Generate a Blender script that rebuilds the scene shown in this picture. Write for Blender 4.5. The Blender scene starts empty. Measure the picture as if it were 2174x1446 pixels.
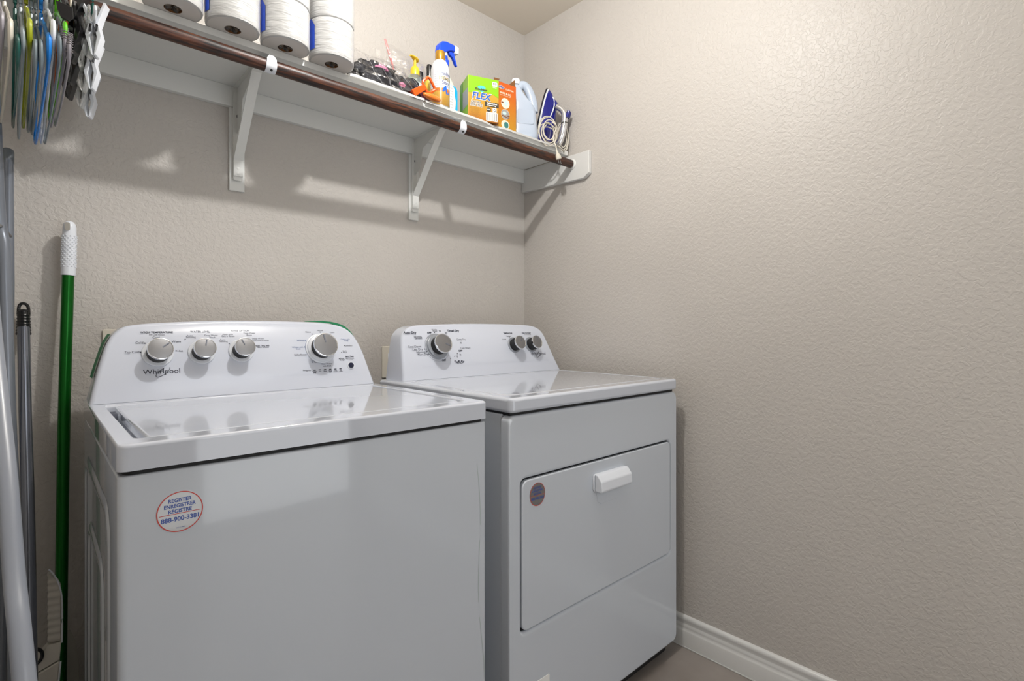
import bpy, bmesh, math, random
from mathutils import Vector, Matrix, noise
random.seed(7)
PI = math.pi
scene = bpy.context.scene
COL = scene.collection

# ---------------------------------------------------------------- camera
cam_d = bpy.data.cameras.new('camera')
cam_d.sensor_width = 36.0
cam_d.lens = 36.0 * 1105.0 / 2174.0
cam_d.shift_y = -(723.0 - 699.5) / 2174.0
cam_d.clip_start = 0.02
cam = bpy.data.objects.new('camera', cam_d)
cam.location = (-1.664, -1.73, 1.095)
cam.rotation_euler = (PI / 2, 0, math.radians(-42.54))
COL.objects.link(cam)
scene.camera = cam

# ---------------------------------------------------------------- light and exposure
vs = scene.view_settings
vs.view_transform = 'Standard'; vs.look = 'None'; vs.gamma = 1.0; vs.use_curve_mapping = False
vs.exposure = 0.10
world = bpy.data.worlds.new('world'); scene.world = world
world.use_nodes = True
world.node_tree.nodes['Background'].inputs[0].default_value = (1, 0.97, 0.93, 1)
world.node_tree.nodes['Background'].inputs[1].default_value = 0.3
def light(name, kind, loc, power, color, size, rot=(0, 0, 0), size_y=None):
    d = bpy.data.lights.new(name, kind); d.energy = power; d.color = color
    if kind == 'AREA':
        d.shape = 'RECTANGLE'; d.size = size; d.size_y = size_y or size
    else:
        d.shadow_soft_size = size
    o = bpy.data.objects.new(name, d); o.location = loc; o.rotation_euler = rot
    COL.objects.link(o); return o
# bulb of the ceiling fitting, and an added soft fill light behind the camera
light('ceiling_bulb', 'POINT', (-0.96, -0.91, 2.315), 32.0, (1.0, 0.985, 0.965), 0.022)
light('fill_light', 'AREA', (-0.70, -3.1, 1.20), 14.0, (0.92, 0.96, 1.0), 1.1, (PI / 2, 0, 0), 2.3)

# ---------------------------------------------------------------- materials
def srgb(r, g, b):
    f = lambda c: (c / 255 / 12.92) if c / 255 <= 0.04045 else ((c / 255 + 0.055) / 1.055) ** 2.4
    return (f(r), f(g), f(b))
def mat(name, color, rough=0.5, metal=0.0, coat=0.0, bump=None, vary=None, stretch=(1, 1, 1), trans=0.0, ior=None, spec=None):
    m = bpy.data.materials.new(name); m.use_nodes = True
    nt = m.node_tree; N = nt.nodes; L = nt.links; b = N['Principled BSDF']
    c = tuple(color) + (1,)
    b.inputs['Base Color'].default_value = c
    b.inputs['Roughness'].default_value = rough
    b.inputs['Metallic'].default_value = metal
    b.inputs['Coat Weight'].default_value = coat
    b.inputs['Coat Roughness'].default_value = 0.04
    b.inputs['Transmission Weight'].default_value = trans
    if ior: b.inputs['IOR'].default_value = ior
    if spec is not None: b.inputs['Specular IOR Level'].default_value = spec
    if bump or vary:
        tc = N.new('ShaderNodeTexCoord'); mp = N.new('ShaderNodeMapping')
        mp.inputs['Scale'].default_value = stretch
        L.new(tc.outputs['Object'], mp.inputs['Vector'])
    if bump:
        sc, st, dist = bump[:3]; det = bump[3] if len(bump) > 3 else 2.0; di = bump[4] if len(bump) > 4 else 0.0
        n = N.new('ShaderNodeTexNoise'); n.inputs['Scale'].default_value = sc
        n.inputs['Detail'].default_value = det; n.inputs['Distortion'].default_value = di
        L.new(mp.outputs[0], n.inputs['Vector'])
        bp = N.new('ShaderNodeBump'); bp.inputs['Strength'].default_value = st; bp.inputs['Distance'].default_value = dist
        L.new(n.outputs['Fac'], bp.inputs['Height']); L.new(bp.outputs[0], b.inputs['Normal'])
    if vary:
        sc, amt, col2 = vary
        n = N.new('ShaderNodeTexNoise'); n.inputs['Scale'].default_value = sc; n.inputs['Detail'].default_value = 4
        L.new(mp.outputs[0], n.inputs['Vector'])
        r = N.new('ShaderNodeValToRGB'); r.color_ramp.elements[0].position = 0.5 - amt; r.color_ramp.elements[1].position = 0.5 + amt
        r.color_ramp.elements[0].color = c; r.color_ramp.elements[1].color = tuple(col2) + (1,)
        L.new(n.outputs['Fac'], r.inputs['Fac']); L.new(r.outputs['Color'], b.inputs['Base Color'])
    return m
def wall_mat(name, color, color2):
    m = bpy.data.materials.new(name); m.use_nodes = True
    nt = m.node_tree; N = nt.nodes; L = nt.links; b = N['Principled BSDF']
    b.inputs['Roughness'].default_value = 0.42
    b.inputs['Specular IOR Level'].default_value = 0.35
    tc = N.new('ShaderNodeTexCoord')
    n1 = N.new('ShaderNodeTexNoise'); n1.inputs['Scale'].default_value = 84; n1.inputs['Detail'].default_value = 2.5; n1.inputs['Distortion'].default_value = 0.6
    n2 = N.new('ShaderNodeTexNoise'); n2.inputs['Scale'].default_value = 120; n2.inputs['Detail'].default_value = 3; n2.inputs['Distortion'].default_value = 0.4
    n3 = N.new('ShaderNodeTexNoise'); n3.inputs['Scale'].default_value = 1.6; n3.inputs['Detail'].default_value = 3
    for n in (n1, n2, n3): L.new(tc.outputs['Object'], n.inputs['Vector'])
    r1 = N.new('ShaderNodeValToRGB'); r1.color_ramp.elements[0].position = 0.40; r1.color_ramp.elements[1].position = 0.60
    r1.color_ramp.interpolation = 'EASE'
    L.new(n1.outputs['Fac'], r1.inputs['Fac'])
    mx = N.new('ShaderNodeMath'); mx.operation = 'MULTIPLY_ADD'; mx.inputs[1].default_value = 0.45
    L.new(n2.outputs['Fac'], mx.inputs[0]); L.new(r1.outputs['Color'], mx.inputs[2])
    bp = N.new('ShaderNodeBump'); bp.inputs['Strength'].default_value = 0.5; bp.inputs['Distance'].default_value = 0.0012
    L.new(mx.outputs[0], bp.inputs['Height']); L.new(bp.outputs[0], b.inputs['Normal'])
    r = N.new('ShaderNodeValToRGB'); r.color_ramp.elements[0].position = 0.3; r.color_ramp.elements[1].position = 0.7
    r.color_ramp.elements[0].color = color + (1,); r.color_ramp.elements[1].color = color2 + (1,)
    L.new(n3.outputs['Fac'], r.inputs['Fac']); L.new(r.outputs['Color'], b.inputs['Base Color'])
    return m
def gradient_mat(name, stops, rough=0.35, axis='Z', lo=0.0, hi=1.0, wav=0.0):
    m = bpy.data.materials.new(name); m.use_nodes = True
    nt = m.node_tree; N = nt.nodes; L = nt.links; b = N['Principled BSDF']; b.inputs['Roughness'].default_value = rough
    tc = N.new('ShaderNodeTexCoord'); sp = N.new('ShaderNodeSeparateXYZ'); L.new(tc.outputs['Object'], sp.inputs[0])
    mr = N.new('ShaderNodeMapRange'); mr.inputs['From Min'].default_value = lo; mr.inputs['From Max'].default_value = hi
    L.new(sp.outputs[axis], mr.inputs['Value'])
    r = N.new('ShaderNodeValToRGB'); cr = r.color_ramp
    cr.elements[0].position = stops[0][0]; cr.elements[0].color = stops[0][1] + (1,)
    cr.elements[1].position = stops[-1][0]; cr.elements[1].color = stops[-1][1] + (1,)
    for p, c in stops[1:-1]:
        e = cr.elements.new(p); e.color = c + (1,)
    L.new(mr.outputs[0], r.inputs['Fac']); L.new(r.outputs['Color'], b.inputs['Base Color'])
    return m
def film_mat(name, tint, gloss=0.12, trans_rough=0.12, dens=0.06):
    # thin clear plastic: mostly lets light straight through, with a glossy skin and a little milky haze
    m = bpy.data.materials.new(name); m.use_nodes = True
    nt = m.node_tree; N = nt.nodes; L = nt.links
    for n in list(N): N.remove(n)
    out = N.new('ShaderNodeOutputMaterial'); t = N.new('ShaderNodeBsdfTransparent'); t.inputs[0].default_value = tint + (1,)
    g = N.new('ShaderNodeBsdfGlossy'); g.inputs['Roughness'].default_value = trans_rough
    d = N.new('ShaderNodeBsdfDiffuse'); d.inputs[0].default_value = (0.85, 0.86, 0.88, 1)
    lw = N.new('ShaderNodeLayerWeight'); lw.inputs[0].default_value = 0.35
    ad = N.new('ShaderNodeMath'); ad.operation = 'MULTIPLY_ADD'; ad.inputs[1].default_value = 0.13; ad.inputs[2].default_value = gloss
    L.new(lw.outputs['Fresnel'], ad.inputs[0])
    m1 = N.new('ShaderNodeMixShader'); m1.inputs[0].default_value = dens; L.new(t.outputs[0], m1.inputs[1]); L.new(d.outputs[0], m1.inputs[2])
    m2 = N.new('ShaderNodeMixShader'); L.new(ad.outputs[0], m2.inputs[0]); L.new(m1.outputs[0], m2.inputs[1]); L.new(g.outputs[0], m2.inputs[2])
    L.new(m2.outputs[0], out.inputs[0])
    tc = N.new('ShaderNodeTexCoord'); no = N.new('ShaderNodeTexNoise'); no.inputs['Scale'].default_value = 45; no.inputs['Detail'].default_value = 2
    L.new(tc.outputs['Object'], no.inputs['Vector'])
    bp = N.new('ShaderNodeBump'); bp.inputs['Strength'].default_value = 0.8; bp.inputs['Distance'].default_value = 0.006
    L.new(no.outputs['Fac'], bp.inputs['Height']); L.new(bp.outputs[0], g.inputs['Normal'])
    return m

M = {}
M['wall'] = wall_mat('wall_paint', srgb(195, 190, 184), srgb(189, 184, 178))
M['ceil'] = mat('ceiling_paint', srgb(226, 218, 205), 0.8, bump=(60, 0.3, 0.001))
M['floor'] = mat('floor_tile', srgb(132, 124, 118), 0.28, vary=(7, 0.25, srgb(152, 144, 138)), bump=(30, 0.05, 0.001))
M['grout'] = mat('grout', srgb(110, 104, 98), 0.8)
M['trim'] = mat('trim_paint', srgb(214, 214, 212), 0.3)
M['shelf'] = mat('shelf_paint', srgb(222, 223, 220), 0.38, bump=(25, 0.05, 0.001))
M['liner'] = mat('liner_white', srgb(228, 228, 226), 0.3)
M['enamel'] = mat('white_enamel', srgb(203, 208, 218), 0.06, coat=0.6)
M['enamel2'] = mat('white_enamel_front', srgb(200, 206, 214), 0.13, coat=0.5)
M['console'] = mat('console_plastic', srgb(208, 213, 225), 0.22, coat=0.4)
M['dark'] = mat('dark_gap', (0.006, 0.006, 0.007), 0.6)
M['black'] = mat('black_plastic', (0.008, 0.008, 0.009), 0.25)
M['black_matte'] = mat('black_knob', (0.006, 0.006, 0.007), 0.55)
M['chrome'] = mat('chrome', (0.75, 0.76, 0.78), 0.1, metal=1.0)
M['silver'] = mat('brushed_silver', (0.30, 0.30, 0.31), 0.38, metal=0.9)
M['ink'] = mat('print_navy', srgb(38, 42, 60), 0.5)
M['ink_grey'] = mat('print_grey', srgb(112, 116, 128), 0.5)
M['ink_blue'] = mat('print_blue', srgb(98, 118, 160), 0.5)
M['dial_grey'] = mat('dial_grey', srgb(150, 155, 163), 0.3, coat=.3)
M['navy'] = mat('navy_button', srgb(16, 24, 56), 0.15, coat=0.5)
M['green_film'] = mat('green_film', srgb(2, 124, 76), 0.5)
M['red'] = mat('print_red', srgb(196, 62, 52), 0.4)
M['royal'] = mat('print_royal', srgb(58, 84, 160), 0.4)
M['stick'] = mat('sticker_clear', srgb(190, 192, 194), 0.12, coat=0.5)
M['stick_dark'] = mat('sticker_silvered', srgb(150, 148, 148), 0.18, metal=0.7)
M['tissue'] = mat('tissue_in_wrap', srgb(186, 186, 185), 0.3, coat=0.5, bump=(30, 0.8, 0.005, 3, 0.8), stretch=(0.35, 0.35, 2.4))
M['tissue_end'] = mat('tissue_end', srgb(215, 212, 208), 0.6, bump=(60, 0.2, 0.001))
M['card'] = mat('brown_card', srgb(120, 78, 38), 0.7)
M['core'] = mat('core_in_wrap', srgb(92, 78, 62), 0.25, coat=0.9, vary=(60, 0.12, srgb(30, 24, 18)), bump=(60, 0.9, 0.004))
M['lblblue'] = mat('label_blue', srgb(18, 74, 200), 0.3)
M['white'] = mat('white_plastic', srgb(224, 228, 235), 0.3)
M['white_matte'] = mat('white_print', srgb(238, 238, 234), 0.45)
M['cream'] = mat('cream_plastic', srgb(216, 210, 196), 0.25)
M['paleblue'] = mat('pale_metal', srgb(170, 186, 184), 0.25, metal=0.5)

def translucent(m, k):
    nt = m.node_tree; b = nt.nodes['Principled BSDF']; o = [n for n in nt.nodes if n.type == 'OUTPUT_MATERIAL'][0]
    tr = nt.nodes.new('ShaderNodeBsdfTranslucent'); tr.inputs[0].default_value = b.inputs['Base Color'].default_value
    mx = nt.nodes.new('ShaderNodeMixShader'); mx.inputs[0].default_value = k
    nt.links.new(b.outputs[0], mx.inputs[1]); nt.links.new(tr.outputs[0], mx.inputs[2]); nt.links.new(mx.outputs[0], o.inputs[0])
translucent(M['liner'], .35)
def wood_rod_mat():
    m = bpy.data.materials.new('stained_wood'); m.use_nodes = True
    nt = m.node_tree; N = nt.nodes; L = nt.links; b = N['Principled BSDF']
    b.inputs['Roughness'].default_value = 0.42
    tc = N.new('ShaderNodeTexCoord'); mp = N.new('ShaderNodeMapping'); mp.inputs['Scale'].default_value = (14, 170, 170)
    L.new(tc.outputs['Object'], mp.inputs[0])
    n = N.new('ShaderNodeTexNoise'); n.inputs['Scale'].default_value = 1.0; n.inputs['Detail'].default_value = 5; n.inputs['Distortion'].default_value = 0.5
    L.new(mp.outputs[0], n.inputs['Vector'])
    r = N.new('ShaderNodeValToRGB'); cr = r.color_ramp
    cr.elements[0].position = 0.40; cr.elements[0].color = srgb(20, 9, 5) + (1,)
    cr.elements[1].position = 0.78; cr.elements[1].color = srgb(120, 74, 44) + (1,)
    e = cr.elements.new(0.5); e.color = srgb(62, 30, 16) + (1,)
    e = cr.elements.new(0.62); e.color = srgb(84, 44, 24) + (1,)
    L.new(n.outputs['Fac'], r.inputs['Fac']); L.new(r.outputs['Color'], b.inputs['Base Color'])
    return m
M['wood'] = wood_rod_mat()

# ---------------------------------------------------------------- object helpers
def tag(o, label=None, cat=None, group=None, kind=None):
    if label: o['label'] = label
    if cat: o['category'] = cat
    if group: o['group'] = group
    if kind: o['kind'] = kind
    return o
def wloc(o):
    v = Vector((0, 0, 0))
    while o is not None:
        v += o.location; o = o.parent
    return v
def thing(name, label, cat, loc=(0, 0, 0), rot=(0, 0, 0), group=None):
    o = bpy.data.objects.new(name, None); COL.objects.link(o)
    o.location = loc; o.rotation_euler = rot; o.empty_display_size = 0.05
    return tag(o, label, cat, group)
def part(name, bm, m, parent=None, bevel=0.0, seg=3, angle=35, local=False, label=None, kind=None, sub=0):
    """links a bmesh as one object. Coordinates are world ones unless local=True."""
    if parent is not None and not local:
        bmesh.ops.translate(bm, verts=bm.verts, vec=-wloc(parent))
    me = bpy.data.meshes.new(name); bmesh.ops.recalc_face_normals(bm, faces=bm.faces)
    bm.to_mesh(me); bm.free()
    me.polygons.foreach_set('use_smooth', [True] * len(me.polygons))
    if not bevel and not sub: me.set_sharp_from_angle(angle=math.radians(angle))
    for mm in (m if isinstance(m, (list, tuple)) else [m]): me.materials.append(mm)
    o = bpy.data.objects.new(name, me); COL.objects.link(o)
    if parent is not None: o.parent = parent
    if name in ('printed_legend', 'logo', 'print_white', 'print_black', 'lettering', 'label_print', 'small_print', 'sticker_lettering', 'bag_fold', 'hinge', 'slot', 'prong', 'side_panel_print'): o['kind'] = 'stuff'
    if bevel:
        md = o.modifiers.new('bevel', 'BEVEL'); md.width = bevel; md.segments = seg; md.limit_method = 'ANGLE'
        md.angle_limit = math.radians(angle); md.harden_normals = True
    if sub:
        md = o.modifiers.new('sub', 'SUBSURF'); md.levels = sub; md.render_levels = sub
    if label: o['label'] = label
    if kind: o['kind'] = kind
    return o
def BM(): return bmesh.new()
def box(bm, x0, x1, y0, y1, z0, z1, mi=0):
    v = [bm.verts.new((x, y, z)) for x in (x0, x1) for y in (y0, y1) for z in (z0, z1)]
    fs = []
    for a in ((0, 1, 3, 2), (4, 6, 7, 5), (0, 4, 5, 1), (2, 3, 7, 6), (0, 2, 6, 4), (1, 5, 7, 3)):
        f = bm.faces.new([v[i] for i in a]); f.material_index = mi; fs.append(f)
    return fs
def prism(bm, pts, fn, d0, d1, mi=0):
    """polygon pts (2d) extruded between depths d0, d1; fn(u, v, d) -> xyz"""
    a = [bm.verts.new(fn(u, v, d0)) for u, v in pts]; b = [bm.verts.new(fn(u, v, d1)) for u, v in pts]
    n = len(pts); bm.faces.new(a).material_index = mi; bm.faces.new(b[::-1]).material_index = mi
    for i in range(n):
        bm.faces.new((a[i], b[i], b[(i + 1) % n], a[(i + 1) % n])).material_index = mi
def loft(bm, rings, cap=True, closed=True, mi=0, cyc=False):
    R = [[bm.verts.new(p) for p in r] for r in rings]
    n = len(R[0]); K = len(R)
    for k in range(K if cyc else K - 1):
        A = R[k]; B = R[(k + 1) % K]
        for i in range(n if closed else n - 1):
            f = bm.faces.new((A[i], A[(i + 1) % n], B[(i + 1) % n], B[i])); f.material_index = mi
    if cap and not cyc:
        bm.faces.new(R[0][::-1]).material_index = mi; bm.faces.new(R[-1]).material_index = mi
    return R
def lathe(bm, prof, origin=(0, 0, 0), axis=(0, 0, 1), seg=32, cap=True, mi=0, mats=None):
    """prof = [(r, h)...] along axis"""
    ax = Vector(axis).normalized(); q = Vector((0, 0, 1)).rotation_difference(ax); O = Vector(origin)
    rings = []
    for r, h in prof:
        rings.append([bm.verts.new(O + q @ Vector((max(r, 1e-5) * math.cos(2 * PI * i / seg), max(r, 1e-5) * math.sin(2 * PI * i / seg), h))) for i in range(seg)])
    for k in range(len(rings) - 1):
        for i in range(seg):
            f = bm.faces.new((rings[k][i], rings[k][(i + 1) % seg], rings[k + 1][(i + 1) % seg], rings[k + 1][i]))
            f.material_index = mats[k] if mats else mi
    if cap:
        bm.faces.new(rings[0][::-1]).material_index = mats[0] if mats else mi
        bm.faces.new(rings[-1]).material_index = mats[-1] if mats else mi
def smooth_path(pts, n=6):
    P = [Vector(p) for p in pts]; out = []
    for i in range(len(P) - 1):
        p0 = P[max(i - 1, 0)]; p1 = P[i]; p2 = P[i + 1]; p3 = P[min(i + 2, len(P) - 1)]
        for k in range(n):
            t = k / n
            out.append(0.5 * ((2 * p1) + (-p0 + p2) * t + (2 * p0 - 5 * p1 + 4 * p2 - p3) * t * t + (-p0 + 3 * p1 - 3 * p2 + p3) * t ** 3))
    out.append(P[-1]); return out
def sweep(bm, pts, rad, seg=8, flat=(1, 1), up=(0, 0, 1), cap=True, mi=0, cyc=False):
    """tube along pts; rad a number or list; flat = (a, b) cross-section factors (a across 'up' x tangent, b the other)"""
    P = [Vector(p) for p in pts]; n = len(P); rings = []; up = Vector(up)
    for i, p in enumerate(P):
        if cyc: t = P[(i + 1) % n] - P[i - 1]
        else: t = P[min(i + 1, n - 1)] - P[max(i - 1, 0)]
        t.normalize(); s = t.cross(up)
        if s.length < 1e-3: s = t.cross(Vector((0.3, 1, 0.2)))
        s.normalize(); w = s.cross(t).normalized()
        r = rad[i] if isinstance(rad, (list, tuple)) else rad
        rings.append([p + s * (r * flat[0] * math.cos(2 * PI * k / seg)) + w * (r * flat[1] * math.sin(2 * PI * k / seg)) for k in range(seg)])
    loft(bm, rings, cap=cap, mi=mi, cyc=cyc)
def rrect(x0, x1, z0, z1, r, n=5):
    pts = []
    for cx, cz, a0 in ((x1 - r, z1 - r, 0), (x0 + r, z1 - r, 90), (x0 + r, z0 + r, 180), (x1 - r, z0 + r, 270)):
        for k in range(n + 1):
            a = math.radians(a0 + 90 * k / n); pts.append((cx + r * math.cos(a), cz + r * math.sin(a)))
    return pts
def disc_pts(cx, cy, rx, ry=None, n=28):
    ry = ry or rx
    return [(cx + rx * math.cos(2 * PI * i / n), cy + ry * math.sin(2 * PI * i / n)) for i in range(n)]
class Frame:
    def __init__(s, O, ux, uy):
        s.O = Vector(O); s.ux = Vector(ux).normalized(); s.uy = Vector(uy).normalized(); s.n = s.ux.cross(s.uy)
    def __call__(s, u, v, d=0.0): return s.O + s.ux * u + s.uy * v + s.n * d
def flat_poly(bm, fr, pts, d, mi=0):
    f = bm.faces.new([bm.verts.new(fr(u, v, d)) for u, v in pts]); f.material_index = mi
    return f
def ring_poly(bm, fr, cx, cy, r0, r1, d, a0=0, a1=360, n=40, ry=1.0, mi=0):
    prev = None; full = (a1 - a0) >= 360
    for i in range(n + 1):
        a = math.radians(a0 + (a1 - a0) * i / n); c, s = math.cos(a), math.sin(a)
        cur = (bm.verts.new(fr(cx + r0 * c, cy + r0 * s * ry, d)), bm.verts.new(fr(cx + r1 * c, cy + r1 * s * ry, d)))
        if prev: bm.faces.new((prev[0], prev[1], cur[1], cur[0])).material_index = mi
        prev = cur
_tc = {}
def text_geo(s, bold=0.0, shear=0.0):
    k = (s, bold, shear)
    if k not in _tc:
        c = bpy.data.curves.new('t', 'FONT'); c.body = s; c.align_x = 'CENTER'; c.align_y = 'CENTER'; c.size = 1.0
        c.resolution_u = 3; c.offset = bold; c.shear = shear; c.fill_mode = 'FRONT'
        o = bpy.data.objects.new('t', c); me = o.to_mesh()
        V = [tuple(v.co) for v in me.vertices]; F = [tuple(p.vertices) for p in me.polygons]
        o.to_mesh_clear(); bpy.data.objects.remove(o); bpy.data.curves.remove(c)
        xs = [v[0] for v in V] or [0]; ys = [v[1] for v in V] or [0]
        cx = (min(xs) + max(xs)) / 2; cy = (min(ys) + max(ys)) / 2
        V = [(v[0] - cx, v[1] - cy) for v in V]
        _tc[k] = (V, F, max(xs) - min(xs), max(ys) - min(ys))
    return _tc[k]
def text(bm, fr, s, cx, cy, width=None, height=None, d=0.0004, bold=0.0, shear=0.0, rot=0.0, mi=0):
    V, F, W, H = text_geo(s, bold, shear)
    sx = width / W if width else None; sy = height / H if height else None
    if sx is None: sx = sy
    if sy is None: sy = sx
    c, n = math.cos(rot), math.sin(rot)
    vs_ = [bm.verts.new(fr(cx + x * sx * c - y * sy * n, cy + x * sx * n + y * sy * c, d)) for x, y in V]
    for f in F:
        try: bm.faces.new([vs_[i] for i in f]).material_index = mi
        except ValueError: pass

# ---------------------------------------------------------------- room
X0, Y1, ZC = -1.98, -3.25, 2.45
def struct(name, bm, m, **k):
    o = part(name, bm, m, **k); o['kind'] = 'structure'; return o
b = BM(); box(b, X0 - .1, .1, 0, .1, -.1, ZC + .1); struct('wall_back', b, M['wall'])
b = BM(); box(b, 0, .1, Y1, 0, -.1, ZC + .1); struct('wall_right', b, M['wall'])
b = BM(); box(b, X0 - .1, X0, Y1, 0, -.1, ZC + .1); struct('wall_left', b, M['wall'])
b = BM(); box(b, X0 - .1, .1, Y1 - .1, Y1, -.1, ZC + .1); struct('wall_front', b, M['wall'])
b = BM(); box(b, X0, 0, Y1, 0, ZC, ZC + .1); struct('ceiling', b, M['ceil'])
fl = struct('floor', (lambda b: (box(b, X0, 0, Y1, 0, -.1, -.003), b)[1])(BM()), M['grout'])
tw = .6
for i in range(4):
    for j in range(6):
        xa, xb = -(i + 1) * tw + .003, -i * tw; ya, yb = -(j + 1) * tw + .003, -j * tw
        xa = max(xa, X0); ya = max(ya, Y1)
        if xb - xa < .02 or yb - ya < .02: continue
        b = BM(); box(b, xa, xb, ya, yb, -.003, 0.0); part('floor_tile', b, M['floor'], fl, bevel=.0008, seg=1)
BP = [(0, 0), (.014, 0), (.014, .054), (.0125, .058), (.0095, .0615), (.0098, .067), (.0095, .072), (.0075, .077), (.0068, .080), (.0105, .0905), (.0108, .096), (.009, .1015), (.004, .105), (0, .106)]
b = BM(); prism(b, BP, lambda u, v, d: (-u, d, v), Y1, 0); struct('baseboard_right', b, M['trim'], angle=50)
b = BM(); prism(b, BP, lambda u, v, d: (d, -u, v), X0, -.014); struct('baseboard_back', b, M['trim'], angle=50)
b = BM(); prism(b, BP, lambda u, v, d: (X0 + u, d, v), Y1, -.014); struct('baseboard_left', b, M['trim'], angle=50)
b = BM(); box(b, -.0175, -.0135, Y1, -.014, 0, .004); struct('trim_1', b, M['liner'], bevel=.0015)

t = thing('ceiling_light', 'round white ceiling light fitting above the appliances', 'ceiling light', (-0.96, -0.91, ZC))
b = BM(); lathe(b, [(.09, 0), (.09, -.008), (.03, -.014), (.012, -.02), (.012, -.085), (.018, -.09)], (-0.96, -0.91, ZC), seg=32); part('canopy', b, M['white'], t)

def outlet(name, x, z, label):
    t = thing(name, label, 'outlet', (x, 0, z))
    b = BM(); prism(b, rrect(x - .036, x + .036, z - .058, z + .058, .004), lambda u, v, d: (u, d, v), 0, -.006); part('cover_plate', b, M['cream'], t, bevel=.002)
    for dz in (-.02, .02):
        b = BM(); prism(b, rrect(x - .013, x + .013, z + dz - .014, z + dz + .014, .006), lambda u, v, d: (u, d, v), -.006, -.008)
        s = part('socket', b, M['white'], t)
        b = BM()
        for dx in (-.006, .006): box(b, x + dx - .001, x + dx + .001, -.0083, -.008, z + dz - .002, z + dz + .006)
        part('slot', b, M['dark'], s)
outlet('outlet', -.690, .975, 'cream outlet plate on the wall behind the dryer')
outlet('outlet', -1.497, 1.037, 'cream outlet plate on the wall behind the washer')

# ---------------------------------------------------------------- washer
def smooth_outline(pts, n=5):
    """open Catmull-Rom through 2-d points"""
    return [(p.x, p.y) for p in smooth_path([(a, c, 0) for a, c in pts], n)]
def console(t, outline, z0, yb, zt, yt, yback, pan, film=None):
    d = Vector((0, yt - yb, zt - z0)).normalized()
    fr = Frame((0, yb, z0), (1, 0, 0), d)          # n faces the room and up
    b = BM(); n = len(outline); E = .010
    # rings from the back to the face: back, rim, rounded shoulder, face border, panel edge, panel
    cx = (outline[0][0] + outline[-1][0]) / 2
    def shrink(k, dx=None):
        out = []
        for i, (u, v) in enumerate(outline):
            p = Vector(outline[i - 1]) if i else Vector(outline[0]); q = Vector(outline[i + 1]) if i < n - 1 else Vector(outline[-1])
            tg = (q - p).normalized(); nn = Vector((tg.y, -tg.x))
            out.append((u + nn.x * k, max(v + nn.y * k, 0.0)))
        return out
    rings = []
    rings.append([Vector((u, yback, z0 + v * d.z)) for u, v in shrink(.004)])
    rings.append([fr(u, v, -E) for u, v in outline])
    for a in (25, 50, 72, 90):
        a = math.radians(a); rings.append([fr(u, v, -E + E * math.sin(a)) for u, v in shrink(E * (1 - math.cos(a)))])
    R = loft(b, rings, cap=False, closed=True)
    # inner panel: rounded rectangle-like, same count of points
    face = R[-1]; px0, px1, pz0, pz1 = pan
    tgt = [((px0 + px1) / 2 + (u - cx) * .88, pz0 + max(v, 0) * (pz1 - pz0) / .2) for u, v in outline]
    tgt = [(u - math.copysign(.022 * max(0, 1 - (v - pz0) / .03) ** 2, u - cx), v) for u, v in tgt]
    # separate face frame and slightly proud panel with a straight loop of its own
    fb = bm_face = None
    loop2 = [b.verts.new(fr(u, v, 0.0)) for u, v in tgt]
    loop3 = [b.verts.new(fr((px0 + px1) / 2 + (u - (px0 + px1) / 2) * .965, pz0 + .006 + (v - pz0) * .92, 0.0022)) for u, v in tgt]
    for A, B in ((face, loop2), (loop2, loop3)):
        for i in range(n): b.faces.new((A[i], A[(i + 1) % n], B[(i + 1) % n], B[i]))
    b.faces.new(loop3)
    b.faces.new([R[0][i] for i in range(n)][::-1])
    part('control_console', b, M['console'], t, angle=30)
    return fr
def knob(t, fr, u, v, r, ring, ptr_deg, d0=.0024, ringmat='white', h=.041, tier=False):
    O = fr(u, v, d0); ax = fr.n
    b = BM(); lathe(b, [(ring, 0), (ring, .0022), (ring * .96, .0034), (r * .7, .0034)], O, ax, 48)
    k = part('knob_ring', b, M[ringmat], t)
    if tier:
        b = BM(); lathe(b, [(ring * .93, .003), (ring * .9, .009), (ring * .85, .0105), (r * .6, .0105)], O, ax, 48); part('knob_skirt', b, M['dial_grey'] if ringmat != 'white' else M['white'], t)
    b = BM(); lathe(b, [(r * .90, .003), (r * .91, h * .55), (r * .93, h - .006)], O, ax, 48)
    kb = part('knob', b, M['black_matte'], t)
    b = BM(); lathe(b, [(r * .9, h - .0055), (r, h - .005), (r, h - .002), (r * .975, h), (r * .93, h + .0004), (r * .90, h - .0006)], O, ax, 56)
    part('knob_rim', b, M['chrome'], kb)
    b = BM(); lathe(b, [(r * .90, h - .0006), (r * .6, h + .0002), (r * .2, h + .0006), (0, h + .0007)], O, ax, 56, cap=False)
    part('knob_cap', b, M['silver'], kb)
    a = math.radians(ptr_deg); f2 = Frame(O + ax * h, fr.ux, fr.uy)
    c, s = math.cos(a), math.sin(a); w = r * .05
    b = BM(); P = [(r * .2, -w), (r * .84, -w), (r * .84, w), (r * .2, w)]
    prism(b, [(x * c - y * s, x * s + y * c) for x, y in P], f2, .0002, .0014); part('pointer', b, M['ink_grey'], kb)
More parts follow.
